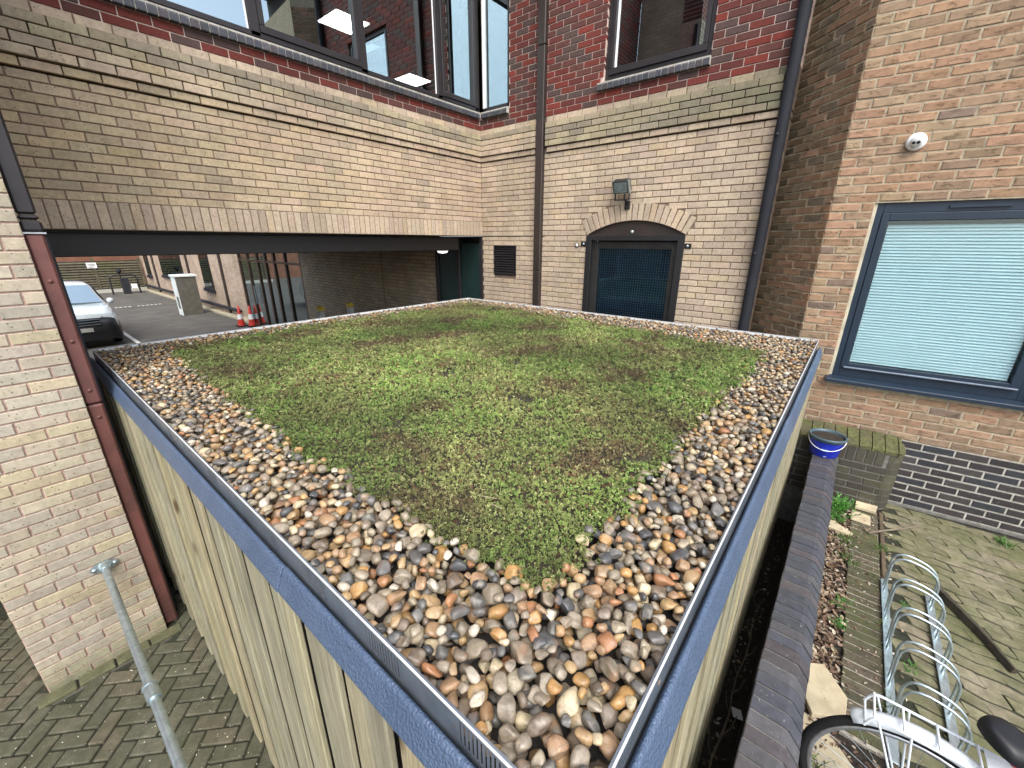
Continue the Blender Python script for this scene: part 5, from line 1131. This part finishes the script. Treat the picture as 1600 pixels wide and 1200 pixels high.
# bicycle (rear wheel toward the low wall)
bc = empty('bicycle', 'bicycle with white mudguard, white carrier and black saddle parked at the rack', 'bicycle', (1.82, -.62, ZG))
BXc, wy, wz, wr = 1.80, -.60, ZG + .345, .335; lean = Vector((.06, 0, 1)).normalized()
def bp(y, z, x=0): return Vector((BXc, y, ZG)) + lean * (z - ZG) + Vector((x, 0, 0))
def ringpts(cy, cz, r, n=48, a0=0, a1=2 * math.pi, x=0): return [bp(cy + r * math.cos(a0 + (a1 - a0) * i / n), cz + r * math.sin(a0 + (a1 - a0) * i / n), x) for i in range(n + (0 if a1 - a0 > 6.28 else 1))]
M['white_enamel'] = plain('white_enamel', (.60, .65, .69), .35, var=.06, spec=.5); M['bike_frame'] = plain('dark_green_enamel', (.03, .05, .06), .35)
for cy, nm in ((wy, 'rear_wheel'), (wy - 1.08, 'front_wheel')):
    mb = MB(); mb.tube(ringpts(cy, wz, wr), .0185, 10, closed=True); t_ = wpart(mb, nm, 'black_rubber', bc)
    mb = MB(); mb.tube(ringpts(cy, wz, wr - .026), .012, 8, closed=True); o = mb.build('rim', 'alu'); o.parent = t_
    mb = MB()
    for k in range(28):
        a = k * 2 * math.pi / 28; a2 = a + (.5 if k % 2 else -.5); mb.tube([bp(cy + .02 * math.cos(a2), wz + .02 * math.sin(a2), .025 if (k // 2) % 2 else -.025), bp(cy + (wr - .03) * math.cos(a), wz + (wr - .03) * math.sin(a))], .0011, 4)
    o = mb.build('spokes', 'steel'); o.parent = t_; o['kind'] = 'stuff'
    mb = MB(); mb.tube([bp(cy, wz, -.06), bp(cy, wz, .06)], .02, 12); o = mb.build('hub', 'steel'); o.parent = t_
    for q in t_.children: q.matrix_parent_inverse = Matrix.Translation(bc.location).inverted() @ Matrix.Identity(4); q.matrix_parent_inverse = (Matrix.Translation(bc.location) @ t_.matrix_parent_inverse @ t_.matrix_basis).inverted()
mb = MB(); n = 22; vs = []
for i in range(n + 1):
    a = R(40) + (R(127) - R(40)) * i / n
    for x, dr in ((-.034, -.010), (-.024, .012), (0, .02), (.024, .012), (.034, -.010)): r_ = wr + .03 + dr; vs.append(bp(wy - r_ * math.cos(a) * 1.0, wz + r_ * math.sin(a), x))
mb.add(vs, [(i * 5 + k, i * 5 + k + 1, (i + 1) * 5 + k + 1, (i + 1) * 5 + k) for i in range(n) for k in range(4)], smooth=True); o = wpart(mb, 'mudguard', 'white_enamel', bc); so2 = o.modifiers.new('s', 'SOLIDIFY'); so2.thickness = .003
cz = ZG + .735
mb = MB()
for x in (-.06, .06):
    mb.tube(fillet([bp(wy + .19, cz - .06, x), bp(wy + .17, cz, x), bp(wy - .19, cz - .005, x)], .03), .0055, 8)
    mb.tube([bp(wy + .16, cz, x), bp(wy + .01, wz, x * .9)], .0045, 7); mb.tube([bp(wy + .06, cz, x), bp(wy + .0, wz, x * .9)], .0045, 7)
for y in (.17, .08, -.02, -.13): mb.tube([bp(wy + y, cz, -.06), bp(wy + y, cz, .06)], .0045, 7)
mb.tube([bp(wy + .188, cz - .055, -.06), bp(wy + .188, cz - .055, .06)], .0045, 7); wpart(mb, 'carrier', 'white_enamel', bc)
mb = MB(); mb.obox(bp(wy - .20, cz + .002), Vector((.055, 0, 0)), Vector((0, .055, 0)), Vector((0, 0, .0015))); wpart(mb, 'carrier_plate', 'white_enamel', bc)
mb = MB(); mb.tube([bp(wy, wz), bp(wy - .42, ZG + .3)], .012, 8); mb.tube([bp(wy, wz, .05), bp(wy - .28, ZG + .72)], .009, 8); mb.tube([bp(wy, wz, -.05), bp(wy - .28, ZG + .72)], .009, 8)
mb.tube([bp(wy - .42, ZG + .3), bp(wy - .25, ZG + .82)], .016, 10); mb.tube([bp(wy - .42, ZG + .3), bp(wy - .95, ZG + .72)], .018, 10); mb.tube([bp(wy - .29, ZG + .68), bp(wy - .93, ZG + .78)], .015, 10); mb.tube([bp(wy - .9, ZG + .9), bp(wy - 1.08, wz)], .014, 10); wpart(mb, 'frame', 'bike_frame', bc)
mb = MB(); mb.tube([bp(wy - .25, ZG + .8), bp(wy - .235, ZG + .94)], .0135, 10); wpart(mb, 'seat_post', 'steel', bc)
mb = MB(); ns = 14; vs = []
for i in range(ns + 1):
    t = i / ns; y = -.685 - t * .27; wd = .002 + .082 * math.sin(min(1, t * 2.6 + .12) * math.pi / 2) * (1 - .72 * max(0, (t - .3) / .7) ** .8) if 0 < t < 1 else .012; zt_ = ZG + .90 + .012 * math.cos(t * 5) - (0.016 if t in (0, 1) else 0)
    for x, dz in ((-1, -.05), (-.95, -.014), (-.6, .004), (0, .006), (.6, .004), (.95, -.014), (1, -.05)): vs.append(bp(y, zt_ + dz * (.5 if t in (0, 1) else 1), x * wd))
mb.add(vs, [(i * 7 + k, i * 7 + k + 1, (i + 1) * 7 + k + 1, (i + 1) * 7 + k) for i in range(ns) for k in range(6)] + [tuple(range(7)), tuple(ns * 7 + k for k in range(7))[::-1]], smooth=True); o = wpart(mb, 'saddle', plain('black_vinyl', (.008, .009, .011), .45, spec=.35), bc); sb = o.modifiers.new('s', 'SUBSURF'); sb.levels = 1; sb.render_levels = 2
mb = MB(); mb.lathe([(.0, 0), (.02, .0), (.024, -.012), (.02, -.02), (0, -.02)], bp(wy - .19, ZG + .80), 14, 'Y'); wpart(mb, 'rear_reflector', plain('red_reflector', (.4, .01, .015), .2), bc)
mb = MB(); mb.tube([bp(wy - .87, ZG + 1.02, -.28), bp(wy - .92, ZG + 1.04, -.1), bp(wy - .93, ZG + 1.04, .1), bp(wy - .87, ZG + 1.02, .28)], .0125, 10); wpart(mb, 'handlebar', 'steel', bc)

# ================================================================== silver car
car = empty('parked_car', 'silver white car with dark lower front parked beyond the vehicle opening', 'car', (1.12, 16.6, 0))
CX0, CY0 = 1.12, 16.6
M['car_paint'] = plain('silver_white_paint', (.68, .76, .80), .25, .3, var=.03, coat=.6); M['car_black'] = plain('black_trim', (.012, .012, .014), .35); M['windscreen'] = plain('sky_tinted_windscreen', (.55, .68, .72), .06, .9, var=.03)
def loft(st, name, mat):
    mb = MB(); n = len(st[0]); vs = [p for s_ in st for p in s_]; fs = [(i * n + k, i * n + k + 1, (i + 1) * n + k + 1, (i + 1) * n + k) for i in range(len(st) - 1) for k in range(n - 1)] + [tuple(range(n)), tuple((len(st) - 1) * n + k for k in range(n))[::-1]]
    mb.add(vs, fs, smooth=True); o = wpart(mb, name, mat, car); return o
def sect(y, zb, zt_, wb, wt, crown=.03): return [Vector((CX0 + x, CY0 + y, z)) for x, z in ((-wb, zb), (-wb - .01, (zb + zt_) / 2), (-wt, zt_ - .04), (-wt * .8, zt_), (0, zt_ + crown), (wt * .8, zt_), (wt, zt_ - .04), (wb + .01, (zb + zt_) / 2), (wb, zb))]
loft([sect(.02, .62, .96, .70, .66), sect(.12, .55, 1.04, .84, .76), sect(.5, .45, 1.10, .91, .82), sect(1.1, .4, 1.16, .92, .86), sect(2.2, .35, 1.12, .92, .88), sect(3.6, .38, 1.14, .92, .87), sect(4.3, .45, 1.05, .86, .8)], 'body', 'car_paint')
def cab(y, z, w_): return [Vector((CX0 + x, CY0 + y, zz_)) for x, zz_ in ((-w_, z - .05), (-w_ * .85, z), (0, z + .02), (w_ * .85, z), (w_, z - .05))]
def cabring(y, zl, zt_, wl, wt): return [Vector((CX0 + x, CY0 + y, z)) for x, z in ((-wl, zl), (-wt, zt_ - .05), (-wt * .85, zt_), (0, zt_ + .02), (wt * .85, zt_), (wt, zt_ - .05), (wl, zl))]
loft([cabring(1.0, 1.08, 1.17, .80, .78), cabring(1.45, 1.08, 1.46, .86, .70), cabring(1.85, 1.08, 1.66, .87, .66), cabring(2.6, 1.08, 1.72, .87, .66), cabring(3.6, 1.08, 1.68, .86, .62), cabring(4.2, 1.02, 1.2, .82, .6)], 'cabin', 'car_paint')
mb = MB(); mb.add([(CX0 - .73, CY0 + .99, 1.20), (CX0, CY0 + .92, 1.225), (CX0 + .73, CY0 + .99, 1.20), (CX0 + .60, CY0 + 1.76, 1.655), (CX0, CY0 + 1.70, 1.685), (CX0 - .60, CY0 + 1.76, 1.655)], [(0, 1, 4, 5), (1, 2, 3, 4)], smooth=True); wpart(mb, 'windscreen', 'windscreen', car)
for s_ in (-1, 1):
    mb = MB(); mb.add([(CX0 + s_ * .845, CY0 + 1.3, 1.17), (CX0 + s_ * .885, CY0 + 3.2, 1.17), (CX0 + s_ * .71, CY0 + 3.1, 1.62), (CX0 + s_ * .715, CY0 + 1.95, 1.60)], [(0, 1, 2, 3)]); wpart(mb, 'side_window', 'car_black', car)
    mb = MB(); mb.lathe([(0, -.09), (.07, -.075), (.09, 0), (.07, .06), (0, .08)], (CX0 + s_ * .955, CY0 + 1.28, 1.19), 14, 'X'); wpart(mb, 'wing_mirror', 'car_paint', car)
    mb = MB(); mb.add([(CX0 + s_ * .50, CY0 + .0, .88), (CX0 + s_ * .80, CY0 + .10, .93), (CX0 + s_ * .87, CY0 + .42, 1.02), (CX0 + s_ * .80, CY0 + .26, 1.045), (CX0 + s_ * .50, CY0 + .05, .97)], [(0, 1, 2, 3, 4)]); wpart(mb, 'headlight', plain('headlamp', (.35, .38, .4), .08, .3), car)
    for y in (.85, 3.5):
        mb = MB(); mb.lathe([(.0, -.1), (.2, -.11), (.32, -.1), (.34, -.06), (.34, .08), (.3, .11), (0, .11)], (CX0 + s_ * .80, CY0 + y, .34), 22, 'X'); wpart(mb, 'wheel', 'black_rubber', car)
loft([sect(-.05, .25, .60, .62, .72, .01), sect(.02, .2, .86, .80, .76, .01), sect(.3, .2, .80, .90, .88, .01), sect(.62, .22, .6, .925, .925, .0)], 'bumper', 'car_black')
mb = MB(); mb.box((CX0 - .26, CY0 - .085, .5), (CX0 + .26, CY0 - .07, .61)); wpart(mb, 'number_plate', plain('shaded_plate', (.3, .3, .28), .5), car)
mb = MB()
for k in range(3): mb.box((CX0 - .45, CY0 - .03 - .015 * (2 - k) , .68 + k * .07), (CX0 + .45, CY0 + .01, .69 + k * .07))
wpart(mb, 'grille', 'steel', car)

# small pieces carried by a part of their thing
nest(bu, 'grip', 'handle'); nest(bu, 'label_mark', 'body'); nest(cc, 'lens', 'eyeball'); nest(cc, 'infrared_lamp', 'eyeball'); nest(gr, 'bolt_head', 'wall_flange')
nest(car, 'number_plate', 'bumper'); nest(car, 'grille', 'bumper'); nest(bc, 'carrier_plate', 'carrier'); nest(pb, 'pane', 'window'); nest(pb, 'sill', 'window'); nest(sn, 'text_line', 'plate'); nest(hb, 'number_plate', 'hoop')
